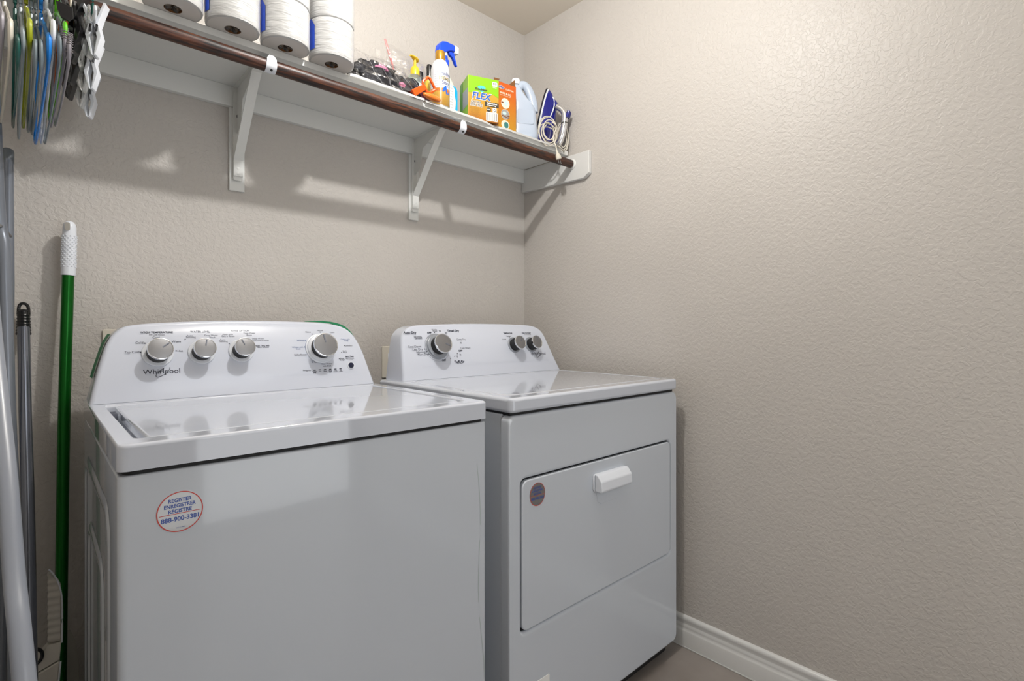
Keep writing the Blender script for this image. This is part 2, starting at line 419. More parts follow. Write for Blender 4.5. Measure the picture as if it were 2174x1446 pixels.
def logo(bm, fr, cx, cy, w, d):
    text(bm, fr, 'Whirlpool', cx, cy, width=w, d=d, height=w * .205)
    # the swoosh ring leaning round the middle letters
    for rr in (1.0,):
        P = []
        for i in range(33):
            a = math.radians(60 + 300 * i / 32); x = .235 * w * math.cos(a); y = .085 * w * math.sin(a)
            th = math.radians(38); P.append((cx + .03 * w + (x * math.cos(th) - y * math.sin(th)) * 1.0, cy + (x * math.sin(th) + y * math.cos(th))))
        for i in range(32):
            a, c2 = Vector(P[i]), Vector(P[i + 1]); tg = (c2 - a).normalized(); nn = Vector((-tg.y, tg.x)) * (w * .008)
            flat_poly(bm, fr, [(a - nn)[:], (c2 - nn)[:], (c2 + nn)[:], (a + nn)[:]], d + .0001)

WX0, WX1, WYF, WYB, WZ = -1.577, -.895, -.807, -.135, .930
t = thing('washing_machine', 'white top-loading washing machine with four round silver knobs, left of the dryer', 'washing machine', ((WX0 + WX1) / 2, -.47, 0))
b = BM(); prism(b, rrect(WX0, WX1, WYF, WYB, .012), lambda u, v, d: (u, v, d), .025, .884); part('cabinet', b, M['enamel2'], t, bevel=.004)
for (x, y) in ((WX0 + .05, WYF + .05), (WX1 - .05, WYF + .05), (WX0 + .05, WYB - .05), (WX1 - .05, WYB - .05)):
    b = BM(); lathe(b, [(.02, 0), (.02, .012), (.010, .014), (.010, .03)], (x, y, 0), seg=16); part('foot', b, M['black'], t)
b = BM(); prism(b, rrect(WX0 + .007, WX1 - .007, WYF + .006, WYB, .012), lambda u, v, d: (u, v, d), .880, .895); part('lid_seal', b, M['dark'], t)
# embossed stiffening ridges on the left side panel
for (ya, yb_, za, zb, r) in ((-.70, -.20, .10, .80, .05), (-.60, -.30, .20, .68, .045)):
    b = BM(); rings = []
    P = rrect(ya, yb_, za, zb, r, 6); P.append(P[0])
    for k, (u, v) in enumerate(P[:-1]):
        q = Vector(P[(k + 1) % (len(P) - 1)]) - Vector(P[k - 1 if k else len(P) - 2]); q.normalize(); nn = Vector((q.y, -q.x))
        rings.append([(WX0 - .0003 - dx, u + nn.x * o_, v + nn.y * o_) for o_, dx in ((-.016, 0), (-.008, .0022), (0, .003), (.008, .0022), (.016, 0))])
    loft(b, rings, cap=False, closed=False, cyc=True); part('side_ridge', b, M['enamel2'], t)
# top frame with the lid opening
b = BM()
O_ = rrect(WX0 - .001, WX1 + .001, WYF - .003, WYB, .014, 6); I_ = rrect(-1.552, -.925, -.762, -.305, .014, 6)
def ringz(P, z, g=0): return [Vector((u, v, z)) for u, v in P]
rings = [ringz(O_, .891), ringz(O_, WZ), ringz(I_, WZ), ringz(I_, .905)]
loft(b, rings, cap=False); bmesh.ops.remove_doubles(b, verts=b.verts, dist=1e-6)
part('top_frame', b, M['enamel'], t, bevel=.006, seg=4)
b = BM(); prism(b, I_, lambda u, v, d: (u, v, d), .896, .906); part('lid_well', b, M['enamel'], t)
b = BM(); prism(b, rrect(-1.536, -.931, -.757, -.309, .018, 6), lambda u, v, d: (u, v, d), .906, .9285); part('lid', b, M['enamel'], t, bevel=.006, seg=4)
b = BM()
for k in range(3): box(b, -1.5515, -1.538, -.395 + k * .018, -.390 + k * .018, .9062, .922)
part('hinge', b, M['ink_grey'], t)
out = smooth_outline([(-1.577, 0), (-1.566, .055), (-1.553, .108), (-1.541, .146), (-1.523, .172), (-1.49, .187), (-1.379, .196), (-1.27, .2), (-1.084, .198), (-.993, .189), (-.948, .163), (-.924, .115), (-.909, .055), (-.897, 0)], 4)
WF = console(t, out, .9305, -.275, 1.12, -.215, -.14, (-1.532, -.925, .034, .178))
D0 = .0026
knob(t, WF, -1.447, .112, .0265, .0325, 38)
knob(t, WF, -1.355, .112, .0250, .0305, 78)
knob(t, WF, -1.264, .113, .0245, .0305, 112)
knob(t, WF, -1.052, .114, .0350, .0440, 98, tier=True)
b = BM(); lathe(b, [(.0115, 0), (.0115, .001), (.0085, .0015)], WF(-.968, .059, D0), WF.n, 32); part('button_ring', b, M['white'], t)
b = BM(); lathe(b, [(.0082, 0), (.0082, .004), (.0066, .0056), (0, .006)], WF(-.968, .059, D0), WF.n, 32, cap=False); part('start_button', b, M['navy'], t)
b = BM(); logo(b, WF, -1.441, .0655, .074, D0 + .0003); part('logo', b, M['ink'], t)
b = BM(); dd = D0 + .0003
def T(s, x, y, w, bold=0, h=None): text(b, WF, s, x, y, width=w, d=dd, bold=bold, height=h)
T('WASH TEMPERATURE', -1.447, .1645, .066, .02); T('All Cold Rinses', -1.447, .1585, .032); T('Cool', -1.449, .1515, .014)
T('Cold', -1.482, .139, .015); T('Tap Cold', -1.497, .1155, .028); T('Hot', -1.401, .1165, .011); T('Warm', -1.408, .1405, .019)
for x, y in ((-1.4715, .1375), (-1.4805, .1155), (-1.4095, .117)): flat_poly(b, WF, disc_pts(x, y, .0016, n=10), dd)
part('printed_legend', b, M['ink'], t)
b = BM()
T('WATER LEVEL', -1.355, .166, .044, .01); T('Auto', -1.379, .1555, .013); T('Sensing', -1.3765, .151, .021); T('Deep Water', -1.331, .1555, .030); T('Wash', -1.329, .1505, .014)
T('RINSE OPTION', -1.262, .1685, .044); T('Auto with', -1.293, .1585, .025); T('Extra Rinse', -1.292, .1535, .030); T('Deep Water', -1.240, .1610, .029); T('Rinse', -1.241, .1560, .013)
T('Auto', -1.306, .144, .013); T('Sensing', -1.304, .139, .019); T('Deep Water', -1.2195, .1455, .030); T('with Extra Rinse', -1.214, .1405, .042)
for x, y in ((-1.389, .146), (-1.291, .133)): flat_poly(b, WF, disc_pts(x, y, .0016, n=10), dd)
part('printed_legend', b, M['ink_grey'], t)
b = BM()
T('Rinse Time with', -1.211, .126, .036, .02); T('Fabric Softener', -1.209, .122, .032, .02)
flat_poly(b, WF, [(-1.2355, .133), (-1.2345, .133), (-1.2315, .126), (-1.2325, .126)], dd); flat_poly(b, WF, [(-1.2325, .1265), (-1.2325, .1255), (-1.229, .1255), (-1.229, .1265)], dd)
T('Normal', -1.048, .1685, .017); T('Heavy', -1.083, .1635, .015); T('Colors', -1.012, .162, .014); T('Bulky/Sheets', -1.112, .0965, .034)
T('Delicates', -.966, .1205, .023); T('Quick', -.981, .104, .013); T('Wash', -.981, .0995, .013); T('Rinse', -.992, .0815, .013); T('& Spin', -.991, .0765, .015)
T('Drain', -1.076, .0785, .014); T('& Spin', -1.0745, .073, .015); T('Clean Washer', -1.040, .0675, .032); T('with affresh', -1.040, .061, .024, .02)
T('Start / Pause', -.968, .0870, .026, .03); T('Hold 3 Seconds', -.968, .0805, .026); T('to Cancel', -.968, .0765, .016); T('Progress', -1.099, .0505, .022)
flat_poly(b, WF, [(-.981, .0838), (-.955, .0838), (-.955, .0843), (-.981, .0843)], dd)
for k, (a1, a2) in enumerate((('Sensing', 'Fill'), ('Wash', ''), ('Rinse', ''), ('Final', 'Spin'), ('Cycle', 'Complete'), ('Lid', 'Locked'))):
    x = -1.078 + k * .0153; flat_poly(b, WF, rrect(x - .0035, x + .0035, .0492, .0518, .0008, 2), dd)
    T(a1, x, .0462, .0018 * len(a1), .02)
    if a2: T(a2, x, .0425, .0018 * len(a2), .02)
for k in range(11):
    a = math.radians(90 + 33 + k * 32.7)
for x, y in ((-1.048, .1635), (-1.072, .1575), (-1.090, .0965), (-1.066, .0785), (-1.040, .0725), (-1.001, .0805), (-.9915, .100), (-.9795, .1205)):
    flat_poly(b, WF, disc_pts(x, y, .0014, n=10), dd)
part('printed_legend', b, M['ink'], t)
b = BM()
T('Whites', -1.108, .1395, .020); T('Whites with', -1.118, .1195, .031); T('Soak', -1.116, .1145, .013); T('Colors with', -.974, .1410, .028); T('Soak', -.971, .1365, .013)
for x, y in ((-1.0945, .1395), (-1.0985, .1195)): flat_poly(b, WF, disc_pts(x, y, .0016, n=10), dd)
ring_poly(b, WF, -1.052, .114, .0445, .0452, dd, 150, 186)
part('printed_legend', b, M['ink_blue'], t)
# strip of green protective film left along the back rim of the console
b = BM(); n = len(out)
def film_rng(i0, i1, ya, yb_):
    rings = []
    for i in range(i0, i1 + 1):
        u, v = out[i]; p = Vector(out[max(i - 1, 0)]); q = Vector(out[min(i + 1, n - 1)]); tg = (q - p).normalized(); nn = Vector((-tg.y, tg.x)) * (.0012 if i < 20 else .0045 * math.sin(PI * (i - i0 + .3) / (i1 - i0 + .6)))
        dz = (WF.uy.z)
        rings.append([Vector((u + nn.x, yy, .9305 + v * dz + nn.y)) for yy in (ya, yb_)])
    loft(b, rings, cap=False, closed=False)
film_rng(4, 14, -.212, -.145)
rings = []
for i in range(32, 42):
    u, v = out[i]; p = Vector(out[i - 1]); q = Vector(out[i + 1]); tg = (q - p).normalized(); nn = Vector((-tg.y, tg.x)); k = .0052 * math.sin(PI * (i - 31.4) / 10.3); z_ = .9305 + v * WF.uy.z; y_ = -.275 + v * WF.uy.y + .012
    rings.append([Vector((u - nn.x * .001, y_, z_ - nn.y * .001)), Vector((u + nn.x * k, y_, z_ + nn.y * k)), Vector((u + nn.x * k, y_ + .06, z_ + nn.y * k))])
loft(b, rings, cap=False, closed=False)
part('protective_film', b, M['green_film'], t, kind='stuff', label='strips of green protective film on the rim')
def register_sticker(t, x, z, y, rx, rz, dark, k=1.0):
    fr = Frame((x, y, z), (1, 0, 0), (0, 0, 1))
    b = BM(); prism(b, disc_pts(0, 0, rx, rz, 40), fr, -.0002, .0006); s = part('sticker', b, M['stick_dark'] if dark else M['stick'], t, label='round registration sticker with red rim')
    b = BM()
    for i in range(48):
        a0, a1 = 2 * PI * i / 48, 2 * PI * (i + 1) / 48
        flat_poly(b, fr, [(rx * f * math.cos(a), rz * f * math.sin(a)) for a, f in ((a0, .95), (a1, .95), (a1, 1.0), (a0, 1.0))], .0008)
    flat_poly(b, fr, [(-rx * .88, -.07 * rz), (rx * .88, -.07 * rz), (rx * .88, -.10 * rz), (-rx * .88, -.10 * rz)], .0008)
    part('sticker_rim', b, M['red'], s)
    b = BM()
    bo = .03 if not dark else .02
    text(b, fr, 'REGISTER', 0, rz * .58, width=rx * 1.0, height=rz * .19, d=.0008, bold=bo)
    text(b, fr, 'ENREGISTRER', 0, rz * .32, width=rx * 1.36, height=rz * .19, d=.0008, bold=bo)
    text(b, fr, 'REGISTRE', 0, rz * .06, width=rx * 1.0, height=rz * .19, d=.0008, bold=bo)
    text(b, fr, '888-900-3381', 0, rz * -.34, width=rx * 1.62, height=rz * .24, d=.0008, bold=bo)
    text(b, fr, 'W11113466', 0, rz * -.78, width=rx * .4, d=.0008)
    part('sticker_lettering', b, M['royal'], s)
register_sticker(t, -1.501, .819, WYF - .0002, .0305, .0305, False)
b = BM()
for i in range(14):
    z = .79 - i * .035; x = -.925 + .012 * math.sin(i * .55) ** 1 * .5 + i * .0012; x2 = -.925 + .012 * math.sin((i + 1) * .55) * .5 + (i + 1) * .0012
    if i in (4, 9): continue
    flat_poly(b, Frame((0, WYF - .0004, 0), (1, 0, 0), (0, 0, 1)), [(x - .0006, z), (x + .0006, z), (x2 + .0006, z - .035), (x2 - .0006, z - .035)], 0)
part('scuff_mark', b, mat('scuff', srgb(176, 190, 186), 0.3), t, kind='stuff')

# ---------------------------------------------------------------- dryer
DX0, DX1, DYF, DYB = -.828, -.066, -.810, -.165
t = thing('tumble_dryer', 'white tumble dryer with a front drop door, beside the right wall', 'dryer', ((DX0 + DX1) / 2, -.49, 0))
b = BM(); prism(b, rrect(DX0 + .004, DX1 - .004, -.775, DYB, .006), lambda u, v, d: (u, v, d), .03, .888); part('cabinet', b, M['enamel2'], t, bevel=.003)
b = BM(); prism(b, rrect(DX0 + .012, DX1 - .012, -.790, -.77, .003), lambda u, v, d: (u, v, d), .03, .889); part('panel_seam', b, M['dark'], t)
# front panel, wrapped round to the sides, with a recess for the door
b = BM()
FO = rrect(DX0, DX1, .045, .886, .016, 5); FI = rrect(-.792, -.103, .350, .727, .020, 5)
rg = lambda P, y: [Vector((u, y, v)) for u, v in P]
loft(b, [rg(FO, -.780), rg(FO, DYF), rg(FI, DYF), rg(FI, DYF + .012)], cap=False)
part('front_panel', b, M['enamel2'], t, bevel=.009, seg=4)
b = BM(); prism(b, rrect(-.794, -.101, .348, .729, .02), lambda u, v, d: (u, d, v), DYF + .0125, DYF + .02); part('door_recess', b, M['dark'], t)
b = BM(); prism(b, rrect(-.787, -.107, .354, .7235, .019, 5), lambda u, v, d: (u, d, v), DYF - .0015, DYF + .0125)
dr = part('door', b, M['enamel2'], t, bevel=.0035)
b = BM(); prism(b, rrect(-.516, -.363, .640, .690, .010, 4), lambda u, v, d: (u, d, v), DYF - .001, DYF - .006); h_ = part('handle_plate', b, M['white'], dr, bevel=.002)
b = BM()
prof = [(-.003, .690), (-.014, .689), (-.027, .672), (-.029, .646), (-.025, .641), (-.003, .643)]
prism(b, prof, lambda u, v, d: (d, DYF - .003 + u, v), -.512, -.367); part('door_handle', b, M['white'], dr, bevel=.003, angle=20)
b = BM(); prism(b, [(-.500, .640), (-.379, .640), (-.384, .610), (-.400, .600), (-.480, .600), (-.495, .610)], lambda u, v, d: (u, d, v), DYF - .001, DYF - .0022); part('grip_recess', b, M['enamel2'], dr, bevel=.001)
register_sticker(t, -.735, .682, DYF - .0017, .027, .029, True)
b = BM(); prism(b, rrect(-.735, -.690, .150, .212, .003), lambda u, v, d: (u, d, v), DYF, DYF - .0012); part('energy_tag', b, M['white_matte'], t, label='corner of a white tag low on the front')
b = BM(); prism(b, rrect(DX0 + .02, DX1 - .02, -.785, DYB, .01), lambda u, v, d: (u, v, d), .012, .046); part('base', b, M['dark'], t)
for (x, y) in ((DX0 + .06, -.72), (DX1 - .06, -.72), (DX0 + .06, DYB - .06), (DX1 - .06, DYB - .06)):
    b = BM(); lathe(b, [(.02, 0), (.02, .012), (.010, .014), (.010, .03)], (x, y, 0), seg=16); part('foot', b, M['black'], t)
# top
b = BM(); prism(b, rrect(DX0, DX1 + .001, -.815, DYB, .016, 5), lambda u, v, d: (u, v, d), .893, .930); part('top_panel', b, M['enamel'], t, bevel=.009, seg=5)
b = BM(); O_ = rrect(-.80, -.09, -.775, -.30, .03, 6); I_ = rrect(-.79, -.10, -.765, -.31, .026, 6)
loft(b, [ringz(O_, .9301), ringz(rrect(-.797, -.093, -.772, -.303, .03, 6), .9312), ringz(I_, .9312), ringz(rrect(-.787, -.103, -.762, -.313, .025, 6), .9301)], cap=False); part('top_ridge', b, M['enamel'], t)
b = BM(); box(b, DX0 + .01, DX1 - .01, -.80, DYB, .886, .894); part('top_seam', b, M['dark'], t)
out2 = smooth_outline([(-.803, 0), (-.795, .07), (-.785, .14), (-.772, .166), (-.746, .184), (-.69, .192), (-.486, .198), (-.25, .196), (-.16, .188), (-.121, .162), (-.101, .111), (-.083, .05), (-.066, 0)], 4)
DF = console(t, out2, .9305, -.285, 1.115, -.225, -.165, (-.765, -.092, .036, .176))
knob(t, DF, -.655, .111, .0340, .0455, -22, tier=True, ringmat='dial_grey', h=.043)
knob(t, DF, -.299, .109, .0265, .031, 55, ringmat='dial_grey', h=.040)
knob(t, DF, -.208, .109, .0265, .031, 83, ringmat='dial_grey', h=.040)
b = BM(); ring_poly(b, DF, -.655, .108, .0485, .0492, D0 + .0003, 100, 400); part('dial_line', b, M['ink_grey'], t)
b = BM(); logo(b, DF, -.178, .068, .082, D0 + .0003); part('logo', b, M['ink'], t)
b = BM()
def T2(s, x, y, w, bold=0): text(b, DF, s, x, y, width=w, d=dd, bold=bold)
T2('Auto Dry', -.752, .160, .050, .03); T2('Timed Dry', -.575, .166, .052, .03); T2('OFF', -.676, .160, .017, .03); T2('Fluff Air', -.573, .054, .043, .03); T2('No Heat', -.573, .048, .024)
T2('Wrinkle', -.725, .147, .030); T2('Shield', -.722, .142, .026); T2('Wrinkle', -.654, .172, .022); T2('Shield', -.652, .167, .018)
T2('Cool Down', -.743, .113, .050); T2('Less Dry', -.733, .102, .038); T2('Normal', -.722, .093, .034); T2('More Dry', -.716, .084, .040)
T2('Damp Dry', -.547, .134, .038); T2('30', -.552, .122, .008); T2('Cool Down', -.536, .103, .044); T2('OFF', -.560, .093, .017, .03); T2('20', -.564, .079, .008); T2('10', -.580, .073, .008); T2('OFF', -.637, .0615, .017, .03)
T2('70', -.632, .166, .009); T2('60', -.607, .160, .009)
for x, y in ((-.706, .103), (-.700, .094), (-.693, .085), (-.655, .161), (-.576, .083), (-.590, .0735), (-.608, .067)): flat_poly(b, DF, disc_pts(x, y, .0018, n=10), dd)
T2('TEMPERATURE', -.318, .157, .046, .03); T2('Medium', -.317, .145, .023); T2('Low', -.347, .133, .013); T2('PUSH TO START', -.218, .157, .050, .03); T2('and set Wrinkle Shield', -.214, .1505, .038); T2('Off', -.247, .140, .009)
for x, y in ((-.3125, .141), (-.336, .1325), (-.239, .137)): flat_poly(b, DF, disc_pts(x, y, .0016, n=10), dd)
part('printed_legend', b, M['ink'], t)

# ---------------------------------------------------------------- shelf, brackets, rod
SZ0, SZ1, SYF = 1.822, 1.840, -.283
XL = X0
t = thing('wall_shelf', 'long white wall shelf on brackets above the washer and dryer', 'shelf', (-1.0, 0, SZ0))
b = BM(); box(b, XL, -.019, SYF, 0, SZ0, SZ1); part('shelf_board', b, M['shelf'], t, bevel=.0012)
b = BM(); box(b, XL, -.019, -.018, 0, 1.762, SZ0); part('back_cleat', b, M['shelf'], t, bevel=.0015)
b = BM(); EP = [(0, 1.728), (-.362, 1.712), (-.392, 1.727), (-.392, 1.818), (-.388, 1.822), (-.28, 1.824), (0, 1.824)]
EP = [(0, 1.722), (-.366, 1.712), (-.394, 1.728), (-.394, 1.819), (0, 1.8219)]
prism(b, EP, lambda u, v, d: (d, u, v), -.0185, 0); part('end_cleat', b, M['trim'], t, bevel=.0025)
def bracket(x):
    b = BM(); box(b, x - .021, x + .021, -.010, 0, 1.513, 1.762); k = part('bracket', b, M['shelf'], t, bevel=.001)
    b = BM(); prism(b, [(x - .013, 1.55), (x - .009, 1.542), (x + .009, 1.542), (x + .013, 1.55), (x + .013, 1.808), (x - .013, 1.808)], lambda u, v, d: (u, d, v), -.0185, -.0205); 
    box(b, x - .013, x + .013, -.0185, -.0100, 1.545, 1.76)
    part('upright', b, M['shelf'], k, bevel=.0006)
    b = BM()  # gusset below the shelf, from the wall to the front
    prism(b, [(-.0185, 1.820), (-.262, 1.820), (-.262, 1.812), (-.17, 1.806), (-.075, 1.772), (-.055, 1.70), (-.0185, 1.68)], lambda u, v, d: (d, u, v), x - .002, x + .0)
    box(b, x - .013, x + .013, -.262, -.0185, 1.8195, 1.8219)
    part('gusset', b, M['shelf'], k)
    b = BM()  # bent strap brace
    P = [(-.0215, 1.556), (-.0215, 1.604), (-.150, 1.757), (-.196, 1.806), (-.262, 1.816)]
    rr = []
    for (y, z) in P: rr.append([Vector((x - .013, y, z)), Vector((x + .013, y, z)), Vector((x + .013, y - .003, z - .0015)), Vector((x - .013, y - .003, z - .0015))])
    loft(b, rr); part('brace', b, M['shelf'], k, bevel=.0006)
    b = BM()  # hook carrying the rod
    yc, zc, r = -.306, 1.7805, .0182
    pr = []
    pts = [(-.250, 1.818), (-.268, 1.812)] + [(yc + r * math.cos(math.radians(a)), zc + r * math.sin(math.radians(a))) for a in range(20, -181, -14)] + [(yc - r, zc + .012), (yc - r + .002, zc + .021)]
    n = len(pts)
    for i, (y, z) in enumerate(pts):
        p = Vector(pts[max(i - 1, 0)]); q = Vector(pts[min(i + 1, n - 1)]); tg = (q - p).normalized(); nn = Vector((-tg.y, tg.x)) * .0026
        w = .0130 if i < n - 2 else (.0115 if i == n - 2 else .006)
        pr.append([Vector((x - w, y, z)), Vector((x + w, y, z)), Vector((x + w, y - nn.x, z - nn.y)), Vector((x - w, y - nn.x, z - nn.y))])
    loft(b, pr); part('hook', b, M['white'], k)
    b = BM(); lathe(b, [(.0032, 0), (.0032, .0008)], (x, yc - .0140, zc - .0160), (0, -.66, -.75), 12); part('screw_hole', b, M['dark'], k)
    for z in (1.562, 1.577, 1.735):
        b = BM(); lathe(b, [(.0055, 0), (.0050, .002), (.002, .003)], (x, -.0225 if z < 1.7 else -.0205, z), (0, -1, 0), 14); part('screw', b, M['shelf'] if z < 1.7 else M['silver'], k)
bracket(-1.213); bracket(-.595); bracket(-1.80)

b = BM(); 
sweep(b, [(XL + .001 + (abs(XL) - .03) * i / 30, -.306, 1.7805) for i in range(31)], .0165, 24); 
rod = part('closet_rod', b, M['wood']); tag(rod, 'dark brown stained wooden closet rod under the shelf front', 'rod')
b = BM(); lathe(b, [(.021, 0), (.021, -.0015), (.0175, -.006), (.0165, -.006)], (-.0186, -.306, 1.7805), (1, 0, 0), 24)
part('rod_end', b, M['shelf'], rod)

# liner sheets on the shelf
def liner(name, x0, x1, yf, label, drop=0.0, cut=None):
    b = BM(); z = SZ1 + .0004
    n = 30; rings = []
    for i in range(n + 1):
        x = x0 + (x1 - x0) * i / n; w = .0012 * math.sin(i * .9) + .0008 * math.sin(i * 2.3)
        yy = yf + (cut(x) if cut else 0)
        rings.append([Vector((x, -.02, z)), Vector((x, -.20, z)), Vector((x, SYF + .002, z)), Vector((x, yy, z + drop + w * .3)), Vector((x, yy - .0004, z + drop - .0075 + w * .3))])
    loft(b, rings, closed=False, cap=False)
    o = part(name, b, M['liner']); tag(o, label, 'shelf liner'); return o
liner('shelf_liner', -.990, -.735, -.300, 'white shelf liner sheet overhanging the shelf edge under the bag of black clothes', .0005, lambda x: 0.0 if x > -.97 else (x + .97) * -.3)
liner('shelf_liner', -.728, -.075, -.295, 'white shelf liner sheet under the boxes, jug and iron', .0005, lambda x: .012 * max(0, 1 - abs(x + .43) / .05))

# ---------------------------------------------------------------- tissue rolls
def roll(x, y, z, label, grp, rot=0):
    t = thing('toilet_roll', label, 'toilet roll', (x, y, z), (0, 0, rot), grp)
    R, H, r = .0612, .1035, .0185
    b = BM()
    prof = [(R - .006, 0), (R - .0015, .002), (R, .007)] + [(R - .0006 * (i % 2), .007 + (H - .014) * i / 9) for i in range(1, 9)] + [(R, H - .007), (R - .0015, H - .002), (R - .006, H)]
    lathe(b, prof, seg=56, cap=False); part('wrap', b, M['tissue'], t, local=True)
    b = BM(); lathe(b, [(R - .006, H), (r, H), (r, .0), (R - .006, 0)], seg=48, cap=False); part('tissue_layers', b, M['tissue_end'], t, local=True)
    b = BM(); lathe(b, [(r - .0005, .0), (r - .0008, .05), (r - .0005, H)], seg=28, cap=False); part('core', b, M['card'], t, local=True)
    b = BM()
    if 'lower' in label: loft(b, [[Vector(((R + .0009) * math.cos(a), (R + .0009) * math.sin(a), z)) for z in (.017, .100 if k < 4 else .100 - (k - 4) * .004)] for k, a in enumerate([math.radians(180 + 2.5 * k) for k in range(10)])], cap=False, closed=False)
    if 'lower' in label: part('printed_label', b, M['lblblue'], t, local=True, label='blue printed strip of the wrap')
    b = BM()
    rings = []
    for k in range(5):
        rr = (r - .001) * (1 - k / 4.3); rings.append([Vector((rr * math.cos(a * PI / 12), rr * math.sin(a * PI / 12), .003 + .007 * k / 4 + .003 * math.sin(a * 1.3 + k))) for a in range(24)])
    loft(b, rings, cap=False); b.faces.new([b.verts[:][i + 96] for i in range(24)]) if False else None
    f_ = rings; part('core_film', b, M['core'], t, local=True)
    return t
gr = 'toilet rolls standing in two tiers on the shelf'
low = ['toilet roll in plastic wrap, lower tier, rightmost, next to the bag of black clothes', 'toilet roll in plastic wrap, lower tier, second from the right', 'toilet roll in plastic wrap, lower tier, third from the right', 'toilet roll in plastic wrap, lower tier, fourth from the right', ]
up = ['toilet roll in plastic wrap, upper tier, on top of the rightmost roll', 'toilet roll in plastic wrap, upper tier, above the second roll from the right', 'toilet roll in plastic wrap, upper tier, above the third roll from the right', 'toilet roll in plastic wrap, upper tier, above the fourth roll from the right']
for i, x in enumerate((-1.047, -1.1735, -1.300, -1.4265)):
    roll(x, -.305, SZ1 + .0006, low[i], gr)
    roll(x + .0005, -.305, SZ1 + .1046, up[i], gr)
# ---------------------------------------------------------------- bag of black clothes
ZT = SZ1 + .003
clear = film_mat('clear_bag', (0.985, 0.985, 0.99), 0.03, 0.10, 0.0)
clear2 = film_mat('clear_bag_upright', (0.975, 0.97, 0.97), 0.07, 0.08, 0.04)
M['cloth'] = mat('black_cloth', (0.006, 0.006, 0.010), 0.7, bump=(60, 0.6, 0.003))
M['pink'] = mat('pink_cloth', srgb(178, 110, 140), 0.7, bump=(90, 0.5, 0.002))
def blob(cx, cy, cz, rx, ry, rz, amp, f, seed, nu=36, nv=20, rotz=0.0, floor_z=None, slope=0):
    b = BM(); R = []
    c, s = math.cos(rotz), math.sin(rotz)
    for j in range(nv + 1):
        th = PI * j / nv; ring = []
        for i in range(nu):
            ph = 2 * PI * i / nu; d = Vector((math.sin(th) * math.cos(ph), math.sin(th) * math.sin(ph), math.cos(th)))
            k = 1 + amp * noise.noise(d * f + Vector((seed, 0, 0))) + .5 * amp * noise.noise(d * f * 2.7 + Vector((0, seed, 0)))
            x, y, z = d.x * rx * k, d.y * ry * k, d.z * rz * k
            z += slope * x
            X, Y, Z = cx + x * c - y * s, cy + x * s + y * c, cz + z
            if floor_z is not None: Z = max(Z, floor_z)
            ring.append(Vector((X, Y, Z)))
        R.append(ring)
    loft(b, R, cap=False); bmesh.ops.remove_doubles(b, verts=b.verts, dist=1e-5)
    return b
t = thing('clothes_bag', 'clear plastic bag of black and pink clothes lying beside the toilet rolls', 'bag', (-.85, -.235, ZT))
part('clothing', blob(-.880, -.232, ZT + .028, .074, .042, .062, .40, 2.2, 1.3, rotz=.1, floor_z=ZT), M['cloth'], t)
part('clothing', blob(-.785, -.238, ZT + .022, .076, .042, .046, .45, 2.6, 4.1, rotz=-.1, floor_z=ZT), M['cloth'], t)
part('clothing', blob(-.868, -.258, ZT + .066, .022, .012, .011, .5, 2.2, 7.1, 18, 10, floor_z=ZT), M['pink'], t)
part('clothing', blob(-.735, -.278, ZT + .016, .030, .010, .010, .7, 2.2, 9.1, 18, 10, floor_z=ZT), M['pink'], t)
part('clothing', blob(-.800, -.272, ZT + .030, .012, .006, .008, .6, 3.2, 2.1, 18, 10, floor_z=ZT), M['pink'], t)
part('bag_film', blob(-.835, -.242, ZT + .030, .132, .052, .062, .35, 2.6, 1.9, 64, 36, floor_z=ZT + .0005, slope=-.22), clear, t)
# crumpled folds of the bag hanging towards the edge
b = BM()
fold = film_mat('fold_line', (0.8, 0.8, 0.82), .3, .15, .35)
fr_ = random.Random(3)
for k in range(5):
    x = -.93 + k * .040; P = []
    for i in range(7):
        s_ = i / 6; P.append((x + s_ * .05 + .006 * fr_.uniform(-1, 1), -.282 - .006 * math.sin(s_ * PI), ZT + .070 * (1 - s_) * (1 - k * .07) + .004 + .003 * fr_.uniform(-1, 1)))
    sweep(b, smooth_path(P, 3), .0006, 4)
part('bag_fold', b, fold, t)

# ---------------------------------------------------------------- upright clear bag with red zip
t = thing('zip_bag', 'tall upright clear zip bag with a pink-red closure behind the black clothes', 'bag', (-.70, -.14, ZT))
def sheet(P00, P10, P01, P11, amp, seed, nu=24, nv=24, bulge=0.0, round_top=0.0):
    b = BM(); R = []
    P00, P10, P01, P11 = map(Vector, (P00, P10, P01, P11))
    for j in range(nv + 1):
        v = j / nv; ring = []
        for i in range(nu + 1):
            u = i / nu; p = P00.lerp(P10, u).lerp(P01.lerp(P11, u), v)
            k = noise.noise(Vector((u * 4 + seed, v * 4, seed))) * amp + .4 * amp * noise.noise(Vector((u * 11, v * 11 + seed, 2)))
            p = p + Vector((0, -1, .1)) * (k + bulge * math.sin(PI * u) * math.sin(PI * v)) - Vector((0, 0, round_top * v * (2 * u - 1) ** 2))
            ring.append(p)
        R.append(ring)
    loft(b, R, cap=False, closed=False); return b
part('bag_film', sheet((-.775, -.150, ZT), (-.600, -.165, ZT), (-.775, -.125, ZT + .235), (-.600, -.130, ZT + .215), .012, 2.2, bulge=.03), clear2, t)
part('bag_film', sheet((-.775, -.120, ZT), (-.600, -.110, ZT), (-.775, -.122, ZT + .235), (-.600, -.112, ZT + .215), .008, 6.2), clear2, t)
b = BM(); sweep(b, smooth_path([(-.782, -.127, ZT + .245), (-.768, -.13, ZT + .20), (-.758, -.145, ZT + .13), (-.758, -.15, ZT + .06)], 6), .0035, 8, flat=(.5, 1.2)); part('zip_strip', b, mat('zip_red', srgb(196, 128, 126), 0.35), t)
